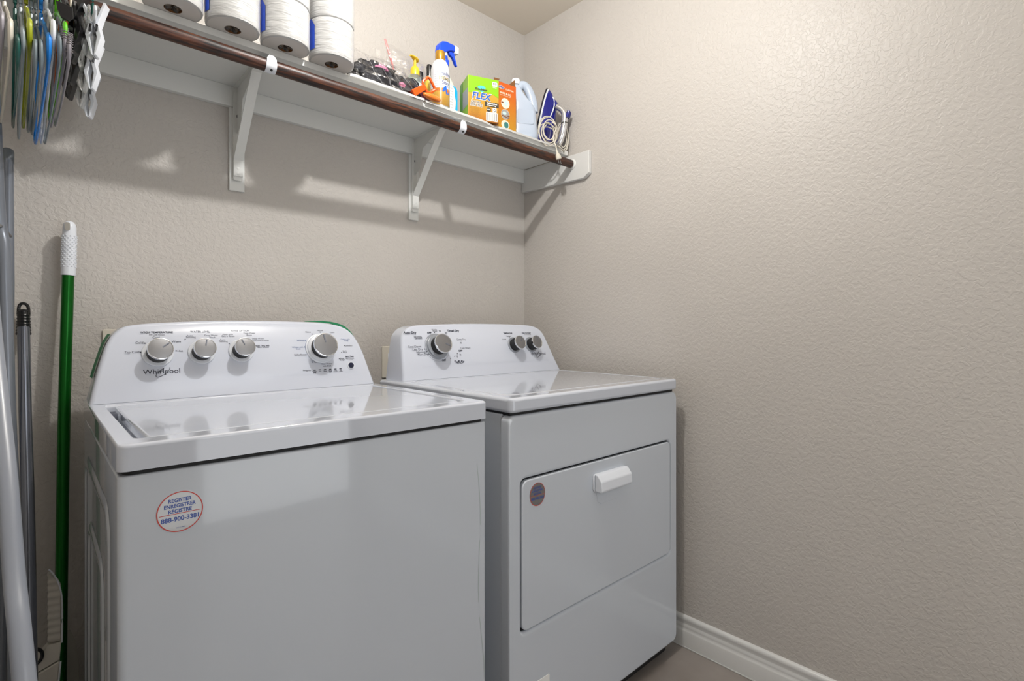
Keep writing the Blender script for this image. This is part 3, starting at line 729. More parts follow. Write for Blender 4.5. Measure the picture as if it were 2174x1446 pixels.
b = BM(); prism(b, [(-.812, ZT + .205), (-.792, ZT + .205), (-.785, ZT + .06), (-.796, ZT + .06)], lambda u, v, d: (u, d, v), -.115, -.116); part('bag_flap', b, film_mat('flap', (.86, .83, .78), .06, .2, .25), t)

# ---------------------------------------------------------------- pump bottle
def rr_bottle(bm, levels, n=28, mi=0, origin=(0, 0)):
    """levels: (z, half width, half depth, power)"""
    rings = []
    for z, a, c, p in levels:
        ring = []
        for i in range(n):
            th = 2 * PI * i / n; cs, sn = math.cos(th), math.sin(th)
            ring.append(Vector((origin[0] + a * math.copysign(abs(cs) ** (2 / p), cs), origin[1] + c * math.copysign(abs(sn) ** (2 / p), sn), z)))
        rings.append(ring)
    loft(bm, rings, mi=mi)
yel = mat('yellow_pump', srgb(226, 186, 44), 0.3)
t = thing('pump_bottle', 'clear green soap bottle with a yellow pump top', 'pump bottle', (-.712, -.205, ZT), (0, 0, .5))
b = BM(); rr_bottle(b, [(0, .030, .018, 3), (.004, .034, .021, 3), (.09, .034, .021, 3), (.108, .026, .017, 2.4), (.114, .014, .014, 2)]); part('bottle', b, film_mat('green_clear', (.80, .92, .84), .14, .08, .16), t, local=True)
b = BM(); rr_bottle(b, [(.004, .031, .018, 3), (.055, .031, .018, 3), (.056, .029, .016, 3)]); part('liquid_soap', b, mat('green_soap', srgb(30, 150, 60), .2), t, local=True)
b = BM(); prism(b, rrect(-.024, .024, .018, .084, .012), lambda u, v, d: (u, d, v), -.0215, -.0222); part('label', b, mat('pale_label', srgb(198, 212, 214), .4), t, local=True)
b = BM(); lathe(b, [(.0155, .113), (.0155, .133), (.011, .142), (.005, .146), (.0045, .166), (.006, .168)], seg=24); part('pump_collar', b, yel, t, local=True)
b = BM(); rings = []
for x, w, h_, z in ((-.030, .004, .0025, .168), (-.020, .006, .004, .171), (0, .010, .006, .172), (.010, .010, .006, .171), (.016, .006, .004, .169)):
    rings.append([Vector((x, w * math.cos(a * PI / 6), z + h_ * math.sin(a * PI / 6))) for a in range(12)])
loft(b, rings); part('pump_nozzle', b, yel, t, local=True)

# black pad with white rim leaning in front of the pump bottle
t = thing('black_brush', 'black pointed brush pad with a thin white rim, leaning before the pump bottle', 'brush', (-.742, -.262, ZT), (math.radians(-12), 0, .35))
OV = [(.030 * math.sin(a) * (1 - .25 * max(0, -math.cos(a))) * (1 - .35 * max(0, math.cos(a)) ** 2), .038 - .038 * -math.cos(a) * 1.0) for a in [2 * PI * i / 32 for i in range(32)]]
b = BM(); prism(b, [(u * 1.08, v * 1.03 - .0008) for u, v in OV], lambda u, v, d: (u, d, v), .003, -.003); part('rim', b, M['white'], t, local=True, bevel=.001)
b = BM(); prism(b, OV, lambda u, v, d: (u, d, v), -.0031, -.008); part('pad', b, M['cloth'], t, local=True, bevel=.002)

# two black-capped bottles behind
for (x, y, h, lab, k) in ((-.655, -.150, .166, 'slim yellow-labelled bottle with black cap, shorter of the pair behind the white can', 0), (-.628, -.165, .195, 'slim yellow-labelled bottle with black cap, taller of the pair behind the white can', 1)):
    t = thing('capped_bottle', lab, 'bottle', (x, y, ZT), group='black-capped bottles behind the white can')
    b = BM(); lathe(b, [(.015, 0), (.0165, .002), (.0165, h - .055), (.012, h - .045), (.008, h - .042)], seg=24); part('bottle', b, mat('pale_bottle', srgb(214, 208, 190), .25), t, local=True)
    b = BM(); lathe(b, [(.0168, .02), (.0168, h - .06)], seg=24, cap=False); part('label', b, gradient_mat('yb_label%d' % k, [(0, srgb(16, 14, 12)), (.5, srgb(24, 20, 14)), (.62, srgb(214, 178, 60)), (1, srgb(222, 188, 70))], .4, 'Z', .02, h - .06), t, local=True)
    b = BM(); lathe(b, [(.010, h - .044), (.0105, h - .012), (.008, h - .002), (.003, h)], seg=20); part('cap', b, M['black'], t, local=True)

# ---------------------------------------------------------------- trigger spray bottle
blue = mat('bright_blue', srgb(24, 74, 220), 0.3)
t = thing('spray_bottle', 'clear spray bottle with bright blue trigger head behind the white can', 'spray bottle', (-.590, -.205, ZT), (0, 0, .12))
b = BM(); rr_bottle(b, [(0, .038, .026, 3.2), (.004, .044, .030, 3.2), (.06, .047, .031, 3.4), (.10, .044, .030, 3.2), (.125, .034, .025, 2.8), (.150, .019, .018, 2.3), (.185, .013, .013, 2), (.200, .013, .013, 2)])
part('bottle', b, mat('cloudy_clear', srgb(214, 218, 208), 0.12, coat=.6), t, local=True)
b = BM(); prism(b, rrect(-.036, .036, .010, .112, .016), lambda u, v, d: (u, d + .004 * (abs(u) / .036) ** 2, v), -.031, -.0325); lb = part('label', b, mat('cyan_label', srgb(20, 168, 220), .3), t, local=True)
b = BM(); prism(b, rrect(-.036, .018, .012, .110, .014), lambda u, v, d: (u, d, v), -.0325, -.0331); part('label_text_panel', b, M['white_matte'], lb, local=True)
b = BM(); fr = Frame((0, -.0332, 0), (1, 0, 0), (0, 0, 1))
for k in range(9): text(b, fr, ['cleans grease', 'and shines', 'surface spray', 'fresh scent', 'streak free', 'all purpose', 'use on glass', 'tile and steel', 'keep closed'][k], -.008, .100 - k * .0095, width=.038, d=.0002)
part('label_print', b, M['ink_grey'], lb, local=True)
b = BM(); lathe(b, [(.0165, .188), (.0165, .206), (.012, .210), (.010, .232)], seg=24); part('neck_ring', b, blue, t, local=True)
b = BM(); lathe(b, [(.011, .203), (.011, .232)], seg=20); part('neck', b, mat('pale_grey_plastic', srgb(200, 206, 212), .3), t, local=True)
b = BM(); prism(b, [(-.036, .228), (-.032, .250), (-.018, .266), (.0, .272), (.040, .274), (.043, .252), (.020, .246), (.006, .238), (-.010, .226), (-.020, .206), (-.030, .200)], lambda u, v, d: (u, d, v), -.013, .013); part('spray_head', b, blue, t, local=True, bevel=.005, seg=4)
b = BM(); prism(b, [(.016, .246), (.040, .250), (.046, .232), (.058, .206), (.052, .207), (.036, .230), (.020, .236)], lambda u, v, d: (u, d, v), -.006, .006); part('trigger', b, blue, t, local=True, bevel=.002)
b = BM(); prism(b, [(.041, .246), (.058, .248), (.060, .272), (.041, .276)], lambda u, v, d: (u, d, v), -.012, .012); part('nozzle', b, M['white'], t, local=True, bevel=.002)

# ---------------------------------------------------------------- starch can
t = thing('starch_can', 'white aerosol starch can with a gold cap and gold base', 'spray can', (-.6440, -.256, ZT), (0, 0, 0))
R = .0325; SC = 1.0
b = BM(); lathe(b, [(.029, 0), (R + .0008, .001), (R + .0008, .004), (R, .0055)], seg=48); part('base_rim', b, M['chrome'], t, local=True)
b = BM(); lathe(b, [(R, .0055), (R, .122), (.0315, .136), (.0275, .151), (.0225, .161), (.017, .166)], seg=56)
part('can_body', b, gradient_mat('can_print', [(0, srgb(150, 112, 40)), (.30, srgb(186, 146, 62)), (.315, srgb(196, 92, 26)), (.37, srgb(206, 120, 30)), (.385, srgb(200, 203, 210)), (1, srgb(204, 207, 214))], .22, 'Z', .0055, .158), t, local=True)
b = BM(); lathe(b, [(.0165, .165), (.0170, .167), (.0165, .196), (.0150, .1985), (0, .199)], seg=40, cap=False); part('cap', b, mat('gold_cap', srgb(190, 142, 52), 0.25, metal=.6), t, local=True)
class Cyl:
    def __init__(s, r, a0): s.r = r; s.a0 = a0
    def __call__(s, u, v, d=0):
        a = s.a0 + u / s.r; return Vector(((s.r + d) * math.cos(a), (s.r + d) * math.sin(a), v))
# angle that faces the room a little right of the camera line
cy = Cyl(R, math.radians(-92))
b = BM(); text(b, cy, 'Faultless', .006, .112, width=.046, height=.011, d=.0003, bold=.01); text(b, cy, 'Starch', .005, .082, width=.034, height=.012, d=.0003, bold=.01)
part('lettering', b, mat('can_navy', srgb(40, 52, 110), .4), t, local=True)
b = BM(); text(b, cy, 'PREMIUM', .004, .096, width=.052, height=.013, d=.0003, bold=.05); part('lettering', b, M['ink'], t, local=True)
b = BM(); text(b, cy, 'PREMIUM', .004, .096, width=.051, height=.012, d=.0005, bold=-.01); part('lettering', b, mat('can_gold', srgb(226, 206, 150), .3), t, local=True)
b = BM()
for k in range(5):
    a = 2 * PI * k / 5 + PI / 2
    flat_poly(b, cy, [(.006, .104), (.006 + .0012 * math.cos(a - .6), .104 + .0012 * math.sin(a - .6)), (.006 + .003 * math.cos(a), .104 + .003 * math.sin(a)), (.006 + .0012 * math.cos(a + .6), .104 + .0012 * math.sin(a + .6))], .0003)
part('star_mark', b, M['red'], t, local=True)
b = BM(); S = [(-.012, .052), (-.006, .066), (.002, .073), (.006, .070), (.010, .073), (.018, .069), (.021, .052), (.016, .050), (.014, .060), (.013, .044), (.002, .044), (.001, .058), (-.006, .050)]
flat_poly(b, cy, S, .0004); bmesh.ops.triangulate(b, faces=b.faces[:]); part('shirt_picture', b, mat('shirt_blue', srgb(20, 96, 196), .4), t, local=True)
b = BM()
for k in range(9): text(b, cy, ['directions', 'shake well', 'before using', 'hold upright', 'spray evenly', 'iron at once', 'net contents', 'caution', 'keep away'][k], -.030, .115 - k * .0075, width=.014, d=.0003)
part('small_print', b, M['ink_grey'], t, local=True)

# ---------------------------------------------------------------- orange-handled tool and bottle
orange = mat('orange_plastic', srgb(222, 84, 12), 0.28)
orange_t = mat('orange_clear', srgb(226, 122, 36), 0.12, coat=.8)
t = thing('orange_scraper', 'orange plastic scoop with a square loop handle lying before the white can', 'scoop', (-.700, -.288, ZT), (0, 0, 0))
fr = Frame((-.776, -.296, ZT + .004), (.80, -.12, .60), (-.60, 0, .80))
b = BM(); P = []
O_ = [(.000, -.010), (.046, -.010), (.050, -.021), (.080, -.023), (.083, .023), (.052, .020), (.046, .010), (.000, .010)]
loop = [(.054, -.017), (.077, -.018), (.079, .018), (.056, .015)]
prism(b, [(0, -.011), (.048, -.009), (.048, .009), (0, .011)], fr, -.005, .005)
part('shank', b, orange, t, bevel=.002)
b = BM(); LP = [(.050, -.014), (.056, -.022), (.080, -.021), (.083, -.014), (.083, .016), (.078, .021), (.056, .018), (.050, .012)]
sweep(b, [fr(u, v, 0) for u, v in LP], .0045, 8, up=fr.n, cyc=True); part('loop_handle', b, orange, t)
b = BM(); rings = []
for k in range(9):
    x = -.742 + k * .0085; q = math.sin(PI * (k + .4) / 9.2) ** .5
    rings.append([Vector((x, -.300 + .012 * q * math.cos(a * PI / 8), ZT + .012 - k * .0004 + .011 * q * math.sin(a * PI / 8))) for a in range(16)])
loft(b, rings); o = part('orange_bottle', b, orange_t, sub=1)
tag(o, 'small see-through orange bottle lying on its side at the shelf edge before the white can', 'bottle')
t = thing('red_clip', 'small red and black clip at the shelf edge left of the orange scoop', 'clip', (-.742, -.286, ZT))
b = BM(); rr_bottle(b, [(ZT + .009, .016, .007, 2.4), (ZT + .013, .014, .006, 2.4)], origin=(-.765, -.290)); part('upper_jaw', b, mat('red_plastic', srgb(230, 52, 30), .3), t)
b = BM(); rr_bottle(b, [(ZT, .013, .006, 2.4), (ZT + .009, .015, .007, 2.4)], origin=(-.762, -.290)); part('lower_jaw', b, M['black'], t)

# ---------------------------------------------------------------- green and yellow bin-bag box
GX, GY = -.529, -.262
rz = math.radians(-20)
t = thing('green_box', 'green and gold printed box of kitchen bin bags', 'box', (GX, GY, SZ1 + .004), (0, 0, rz))
Wd, Dp, Ht = .117, .095, .157
g_front = gradient_mat('box_front', [(0, srgb(172, 104, 28)), (.2, srgb(184, 130, 40)), (.60, srgb(194, 152, 56)), (1, srgb(194, 152, 56))], .3, 'Z', 0, Ht)
lime = mat('lime_print', srgb(132, 190, 22), .3); gside = mat('green_print', srgb(60, 150, 40), .3)
b = BM(); box(b, 0, Wd, 0, Dp, 0, Ht); part('carton', b, [g_front], t, local=True, bevel=.0015)
ff = Frame((0, -.0003, 0), (1, 0, 0), (0, 0, 1)); sf = Frame((-.0003, Dp, 0), (0, -1, 0), (0, 0, 1))
b = BM(); P = [(0.001, Ht - .001), (.001, .096)] + [(x * Wd / 20, .096 + .010 * math.sin(x / 20 * PI * 1.0) - .004 * math.sin(x / 20 * 2 * PI) - .006 * x / 20) for x in range(1, 20)] + [(Wd - .001, .088), (Wd - .001, Ht - .001)]
flat_poly(b, ff, P, .0002); part('front_print', b, lime, t, local=True)
b = BM()
flat_poly(b, sf, [(.001, .001), (Dp - .001, .001), (Dp - .001, Ht - .001), (.001, Ht - .001)], .0002); part('side_print', b, lime, t, local=True)
b = BM(); flat_poly(b, sf, [(.001, .05), (Dp - .001, .052), (Dp - .001, .112), (.001, .118)], .0005); flat_poly(b, sf, [(.001, .001), (Dp - .001, .001), (Dp - .001, .020), (.001, .030)], .0005); part('side_panel_print', b, mat('grey_print', srgb(160, 168, 178), .35), t, local=True)
b = BM(); flat_poly(b, sf, [(.001, .001), (.034, .001), (.034, Ht - .001), (.001, Ht - .001)], .0008); part('side_band', b, gside, t, local=True)
b = BM(); text(b, ff, 'FLEX', .052, .088, width=.078, height=.027, d=.0005, bold=.06, shear=.2); text(b, ff, 'EXTRA', .030, .0640, width=.040, height=.0115, d=.0005, bold=.07, shear=.15); text(b, ff, 'STRONG', .031, .0535, width=.046, height=.0115, d=.0005, bold=.07, shear=.15)
text(b, ff, '80', .101, .139, width=.017, height=.011, d=.0007, bold=.0); 
flat_poly(b, ff, rrect(.068, .112, .0040, .036, .001, 2), .0004); flat_poly(b, ff, rrect(.093, .108, .037, .053, .001, 2), .0004); flat_poly(b, ff, rrect(.091, .111, .131, .147, .003, 3), .0004)
text(b, ff, 'BAGS', .101, .127, width=.014, height=.004, d=.0006)
part('print_white', b, M['white_matte'], t, local=True)
b = BM(); text(b, ff, 'FLEX', .052, .088, width=.074, height=.0235, d=.0008, bold=.03, shear=.2); part('lettering', b, mat('flex_blue', srgb(40, 92, 176), .3), t, local=True)
b = BM(); text(b, ff, 'EXTRA', .030, .0640, width=.038, height=.0095, d=.0008, bold=.01, shear=.15); text(b, ff, 'STRONG', .031, .0535, width=.044, height=.0095, d=.0008, bold=.01, shear=.15)
flat_poly(b, ff, [(.063, .0555), (.1165, .0555), (.1165, .0720), (.063, .0720)], .0005); flat_poly(b, ff, disc_pts(.078, .0445, .0085, n=20), .0005)
for k in range(14):
    x = .070 + k * .0029; flat_poly(b, ff, [(x, .0055), (x + (.0009, .0017, .0006)[k % 3], .0055), (x + (.0009, .0017, .0006)[k % 3], .033), (x, .033)], .0006)
ring_poly(b, ff, .1005, .0450, .0026, .0046, .0006, 10, 110); ring_poly(b, ff, .1005, .0450, .0026, .0046, .0006, 130, 230); ring_poly(b, ff, .1005, .0450, .0026, .0046, .0006, 250, 350)
text(b, ff, 'Boulder', .050, .1120, width=.046, height=.0085, d=.0008, bold=.04)
for k in range(11): text(b, ff, ['tall kitchen bags with', 'odour control and a', 'stretch that resists', 'punctures and tears', 'flexible and strong', 'dimensions and sizes', 'keep out of reach of', 'small children to', 'avoid suffocation do', 'not use in cots or', 'play pens'][k], .026, .0440 - k * .0034, width=.036 + .006 * math.sin(k * 2), height=.0016, d=.0005)
text(b, ff, '80', .101, .1405, width=.0145, height=.008, d=.0009, bold=.0)
part('print_black', b, mat('box_ink', srgb(58, 52, 40), .4), t, local=True)
b = BM(); text(b, ff, 'Tall Kitchen', .090, .0675, width=.040, height=.0060, d=.0008, bold=.04); text(b, ff, 'Drawstring', .088, .0600, width=.036, height=.0058, d=.0008, bold=.04); text(b, ff, '80%', .078, .0445, width=.011, height=.004, d=.0008, bold=.03); part('print_white', b, M['white_matte'], t, local=True)
b = BM(); flat_poly(b, ff, disc_pts(.051, .119, .015, .007, 20), .0004); flat_poly(b, ff, [(.041, .109), (.063, .109), (.052, .1005)], .0004); part('emblem', b, mat('teal_print', srgb(80, 190, 196), .3), t, local=True)
b = BM(); box(b, -.004, Wd * .6, .004, Dp, -.0035, 0.0); part('carton_base_flap', b, gside, t, local=True)

# ---------------------------------------------------------------- orange duster box
t = thing('orange_box', 'tall orange duster carton with torn open brown flaps', 'box', (-.4150, -.277, SZ1 + .0012), (0, 0, math.radians(-6)))
Wd, Dp, Ht = .0960, .080, .172
b = BM(); o_face = gradient_mat('duster_front', [(0, srgb(186, 136, 22)), (.45, srgb(194, 116, 20)), (.8, srgb(198, 92, 20)), (1, srgb(200, 88, 22))], .35, 'Z', 0, Ht)
for (x0, x1, y0, y1) in ((0, Wd, 0, .0012), (0, Wd, Dp - .0012, Dp), (0, .0012, .0012, Dp - .0012), (Wd - .0012, Wd, .0012, Dp - .0012)): box(b, x0, x1, y0, y1, 0, Ht)
box(b, .0012, Wd - .0012, .0012, Dp - .0012, 0, .0012)
part('carton', b, o_face, t, local=True)
b = BM(); prism(b, [(0.004, 0), (.030, .0), (.040, .012), (.024, .010), (.032, .022), (.006, .020)], Frame((0, .012, Ht - .002), (1, 0, 0), (0, .25, 1)), 0, .0012); part('flap', b, M['card'], t, local=True)
b = BM(); prism(b, [(0.0, 0), (.034, .0), (.032, .030)], Frame((Wd - .035, .002, Ht - .002), (1, 0, 0), (0, .1, 1)), 0, .0012); part('flap', b, M['card'], t, local=True)
ff = Frame((0, -.0003, 0), (1, 0, 0), (0, 0, 1))
b = BM(); text(b, ff, 'DUSTERS', .066, .150, width=.036, height=.0058, d=.0004, bold=.02); text(b, ff, 'SWIPE & GO', .046, .133, width=.052, height=.0075, d=.0004, bold=.03); text(b, ff, 'TRAPS AND LOCKS DUST', .046, .125, width=.050, height=.0032, d=.0004)
text(b, ff, 'Swiffer', .0235, .154, width=.0385, height=.0135, d=.0003, bold=.08, shear=.1)
for cz in (.097, .056): flat_poly(b, ff, disc_pts(.046, cz, .0195, n=30), .0003)
flat_poly(b, ff, disc_pts(.046, .018, .0185, .0165, 30), .0003)
part('print_white', b, mat('warm_white_print', srgb(240, 226, 200), .4), t, local=True)
b = BM(); text(b, ff, 'Swiffer', .0235, .154, width=.0365, height=.0115, d=.0006, bold=.02, shear=.1); part('lettering', b, mat('duster_blue', srgb(40, 70, 160), .35), t, local=True)
b = BM(); flat_poly(b, ff, disc_pts(.046, .056, .0185, n=28), .0005); part('picture', b, mat('grey_picture', srgb(150, 150, 148), .4), t, local=True)
b = BM(); flat_poly(b, ff, disc_pts(.048, .098, .008, .009, 18), .0006); flat_poly(b, ff, disc_pts(.042, .060, .009, .006, 18), .0007); flat_poly(b, ff, disc_pts(.058, .100, .003, .005, 12), .0006); part('picture', b, mat('pale_picture', srgb(190, 216, 216), .4), t, local=True)
b = BM(); flat_poly(b, ff, [(.028, .052), (.064, .046), (.064, .0425), (.030, .048)], .0007); flat_poly(b, ff, disc_pts(.033, .098, .006, .003, 12), .0006); flat_poly(b, ff, disc_pts(.060, .052, .006, .003, 12), .0007); part('picture', b, mat('brown_picture', srgb(120, 74, 48), .4), t, local=True)
b = BM(); flat_poly(b, ff, rrect(.040, .060, .006, .028, .008, 4), .0006); part('picture', b, mat('teal_picture', srgb(50, 120, 116), .4), t, local=True)

# ---------------------------------------------------------------- detergent jug
t = thing('detergent_jug', 'pale translucent plastic detergent jug with a side handle', 'jug', (-.232, -.232, ZT), (0, 0, math.radians(-28)))
jug = mat('jug_plastic', srgb(184, 196, 212), 0.28, coat=.35)
jug.node_tree.nodes['Principled BSDF'].inputs['Subsurface Weight'].default_value = 0.3
jug.node_tree.nodes['Principled BSDF'].inputs['Subsurface Radius'].default_value = (.02, .02, .02)
b = BM()
def ring_sq(z, x0, x1, d, p=3.2, n=32):
    cx, a = (x0 + x1) / 2, (x1 - x0) / 2; R = []
    for i in range(n):
        th = 2 * PI * i / n; cs, sn = math.cos(th), math.sin(th)
        R.append(Vector((cx + a * math.copysign(abs(cs) ** (2 / p), cs), d * math.copysign(abs(sn) ** (2 / p), sn), z)))
    return R
loft(b, [ring_sq(0, -.052, .052, .036), ring_sq(.004, -.058, .058, .042), ring_sq(.040, -.058, .058, .042), ring_sq(.044, -.055, .055, .039), ring_sq(.125, -.054, .052, .039), ring_sq(.140, -.054, .040, .038), ring_sq(.160, -.053, .018, .035), ring_sq(.190, -.050, -.004, .028), ring_sq(.215, -.044, -.012, .018, 2.2), ring_sq(.222, -.042, -.014, .014, 2)])
part('jug_body', b, jug, t, local=True, sub=1)
b = BM(); sweep(b, smooth_path([(-.030, 0, .196), (-.006, 0, .222), (.014, 0, .218), (.032, 0, .190), (.043, 0, .150), (.044, 0, .120)], 6), [.014 + .0001 * i for i in range(31)], 14, flat=(1.15, .95), up=(0, 1, 0)); part('handle', b, jug, t, local=True)
b = BM(); lathe(b, [(.0165, .221), (.0170, .223), (.0170, .240), (.015, .243), (0, .2435)], (-.028, 0, 0), seg=28, cap=False); part('cap', b, M['white'], t, local=True)
b = BM(); prism(b, rrect(-.034, .034, .056, .112, .008), lambda u, v, d: (u, d, v), -.0385, -.0400); part('side_panel', b, jug, t, local=True, bevel=.001)

# ---------------------------------------------------------------- iron
t = thing('steam_iron', 'royal blue and white steam iron standing on its heel at the shelf end', 'iron', (-.088, -.225, ZT))
ib = mat('iron_blue', srgb(6, 16, 122), 0.2, coat=.4); isole = mat('iron_sole', (.05, .05, .07), .3, metal=.8)
# local frame: a = up the wall (heel to tip), w = width, h = sole to handle
hd = Vector((.62, -.78, 0)).normalized(); wd = Vector((.78, .62, 0)).normalized()
hd = Vector((.45, -.89, 0)).normalized(); wd = Vector((.89, .45, 0)).normalized()
I0 = Vector((-.100, -.185, ZT))
IA = (Vector((0, 0, 1)) + hd * .15).normalized(); IH = wd.cross(IA).normalized(); IH = IH if IH.dot(hd) > 0 else -IH
def ip(a, w, h): return I0 + IA * a + wd * w + IH * h
def sole_ring(h, sc=1.0, a0=0.0, L=.266, W=.058, n=28):
    out_ = []
    for i in range(n):
        th = 2 * PI * i / n; u = (1 - math.cos(th)) / 2   # 0 heel 1 tip
        w = W * sc * (1 - u ** 2.2) ** .75 * (1 if th < PI else -1) * min(1, (u * 9 + .55))
        out_.append(ip(a0 + u * L * (1 - (1 - sc) * .5), w, h))
    return out_
b = BM(); loft(b, [sole_ring(0), sole_ring(.006)]); part('soleplate', b, isole, t)
b = BM(); loft(b, [sole_ring(.0062, .97), sole_ring(.013, .97)]); part('trim_band', b, M['white'], t)
b = BM(); loft(b, [sole_ring(.0132, .96, .0), sole_ring(.030, .86, .004, .255), sole_ring(.046, .64, .008, .236), sole_ring(.056, .40, .014, .215)]); part('body', b, ib, t, angle=60)
b = BM()
sweep(b, smooth_path([ip(.020, 0, .055), ip(.030, 0, .080), ip(.055, 0, .094), ip(.110, 0, .100), ip(.155, 0, .096), ip(.178, 0, .080), ip(.190, 0, .055)], 6), [.012] * 8 + [.0135] * 20 + [.013] * 9, 14, up=tuple(wd)); part('handle', b, mat('iron_silver', (.72, .72, .73), .18, metal=.85), t)
b = BM(); sweep(b, smooth_path([ip(.185, 0, .050), ip(.205, 0, .040), ip(.225, 0, .030)], 4), [.016, .017, .017, .016, .014, .012, .010, .008, .006], 12, up=tuple(wd)); part('nose', b, ib, t)
b = BM(); P = [ip(.120, .024, .036), ip(.165, .020, .048), ip(.195, .013, .052), ip(.220, .004, .040), ip(.232, 0, .026), ip(.220, -.006, .040), ip(.190, -.016, .050), ip(.160, -.021, .048), ip(.130, -.026, .040)]
sweep(b, smooth_path(P, 4), .0026, 8); part('white_stripe', b, M['white'], t)
for k in range(3):
    b = BM(); lathe(b, [(.006, 0), (.0072, .012), (.0068, .026), (.004, .028)], ip(.143, (k - 1) * .009, .110), (ip(1, 0, 0) - ip(0, 0, 0) + hd * .15), 12); part('button', b, ib, t)
b = BM(); lathe(b, [(.0145, 0), (.0145, .003)], ip(.120, 0, .100), (0, 0, 1), 20); part('handle_band', b, M['black'], t)
b = BM(); lathe(b, [(.009, 0), (.0085, .004), (0, .005)], ip(.078, -.030, .040), (hd * .7 - wd * .7), 20, cap=False); part('dial', b, M['white'], t)
b = BM(); lathe(b, [(.017, 0), (.019, .008), (.015, .020), (.011, .024)], ip(.0, 0, .078), (0, 0, 1), 20); part('heel', b, ib, t)
cordm = mat('cord_white', srgb(206, 200, 186), .45)
b = BM(); rc = random.Random(5)
def coil(C_, R1, R2, ax, turns, wob, n=16, r=.0030, ax_s=.016):
    ax = Vector(ax).normalized(); e1 = ax.cross(Vector((0, 0, 1))).normalized(); e2 = e1.cross(ax); pts = []
    for i in range(int(n * turns) + 1):
        a = 2 * PI * i / n; k = i / (n * turns)
        rr = 1 + wob * math.sin(a * .37 + 1) + wob * .6 * math.sin(a * .83)
        pts.append(Vector(C_) + e1 * (R1 * rr * math.cos(a)) - e2 * (-R2 * rr * math.sin(a)) + ax * (ax_s * (k - .5) + .005 * math.sin(a * .6)))
    sweep(b, smooth_path(pts, 3), r, 8)
coil((-.150, -.292, ZT + .046), .029, .047, (-.55, -.83, .1), 3.3, .26, r=.0024, ax_s=.030)
coil((-.140, -.285, ZT + .040), .034, .036, (-.35, -.9, .2), 2.2, .20, r=.0024, ax_s=.020)
coil((-.040, -.272, ZT + .052), .020, .048, (-.5, -.85, 0), 3.3, .22, r=.0024, ax_s=.024)
sweep(b, smooth_path([(-.150, -.315, ZT + .075), (-.130, -.320, ZT + .062), (-.150, -.324, ZT + .020), (-.154, -.326, ZT + .002), (-.152, -.332, ZT - .014), (-.149, -.3370, ZT - .032), (-.146, -.3370, ZT - .046)], 6), .0026, 8)
sweep(b, smooth_path([ip(.012, -.055, .10), ip(.006, -.02, .115), ip(.008, .02, .11), ip(.012, .045, .10), ip(.03, .05, .09)], 6), .0034, 8)
cd = part('cord', b, cordm, t, label='white looped power cord')
b = BM(); pd = Vector((.30, -.10, -.95)).normalized(); O = Vector((-.146, -.3370, ZT - .046))
lathe(b, [(.0035, -.004), (.0045, .004), (.0060, .010), (.0095, .014), (.0115, .024), (.0112, .030), (.006, .031)], O, pd, 14); part('plug', b, cordm, cd)
b = BM()
for s_ in (-1, 1):
    c0 = O + Vector((s_ * .0062, 0, 0)) + pd * .031; sweep(b, [c0, c0 + pd * .017], .0016, 6, flat=(1.6, .6))
part('prong', b, M['chrome'], cd)

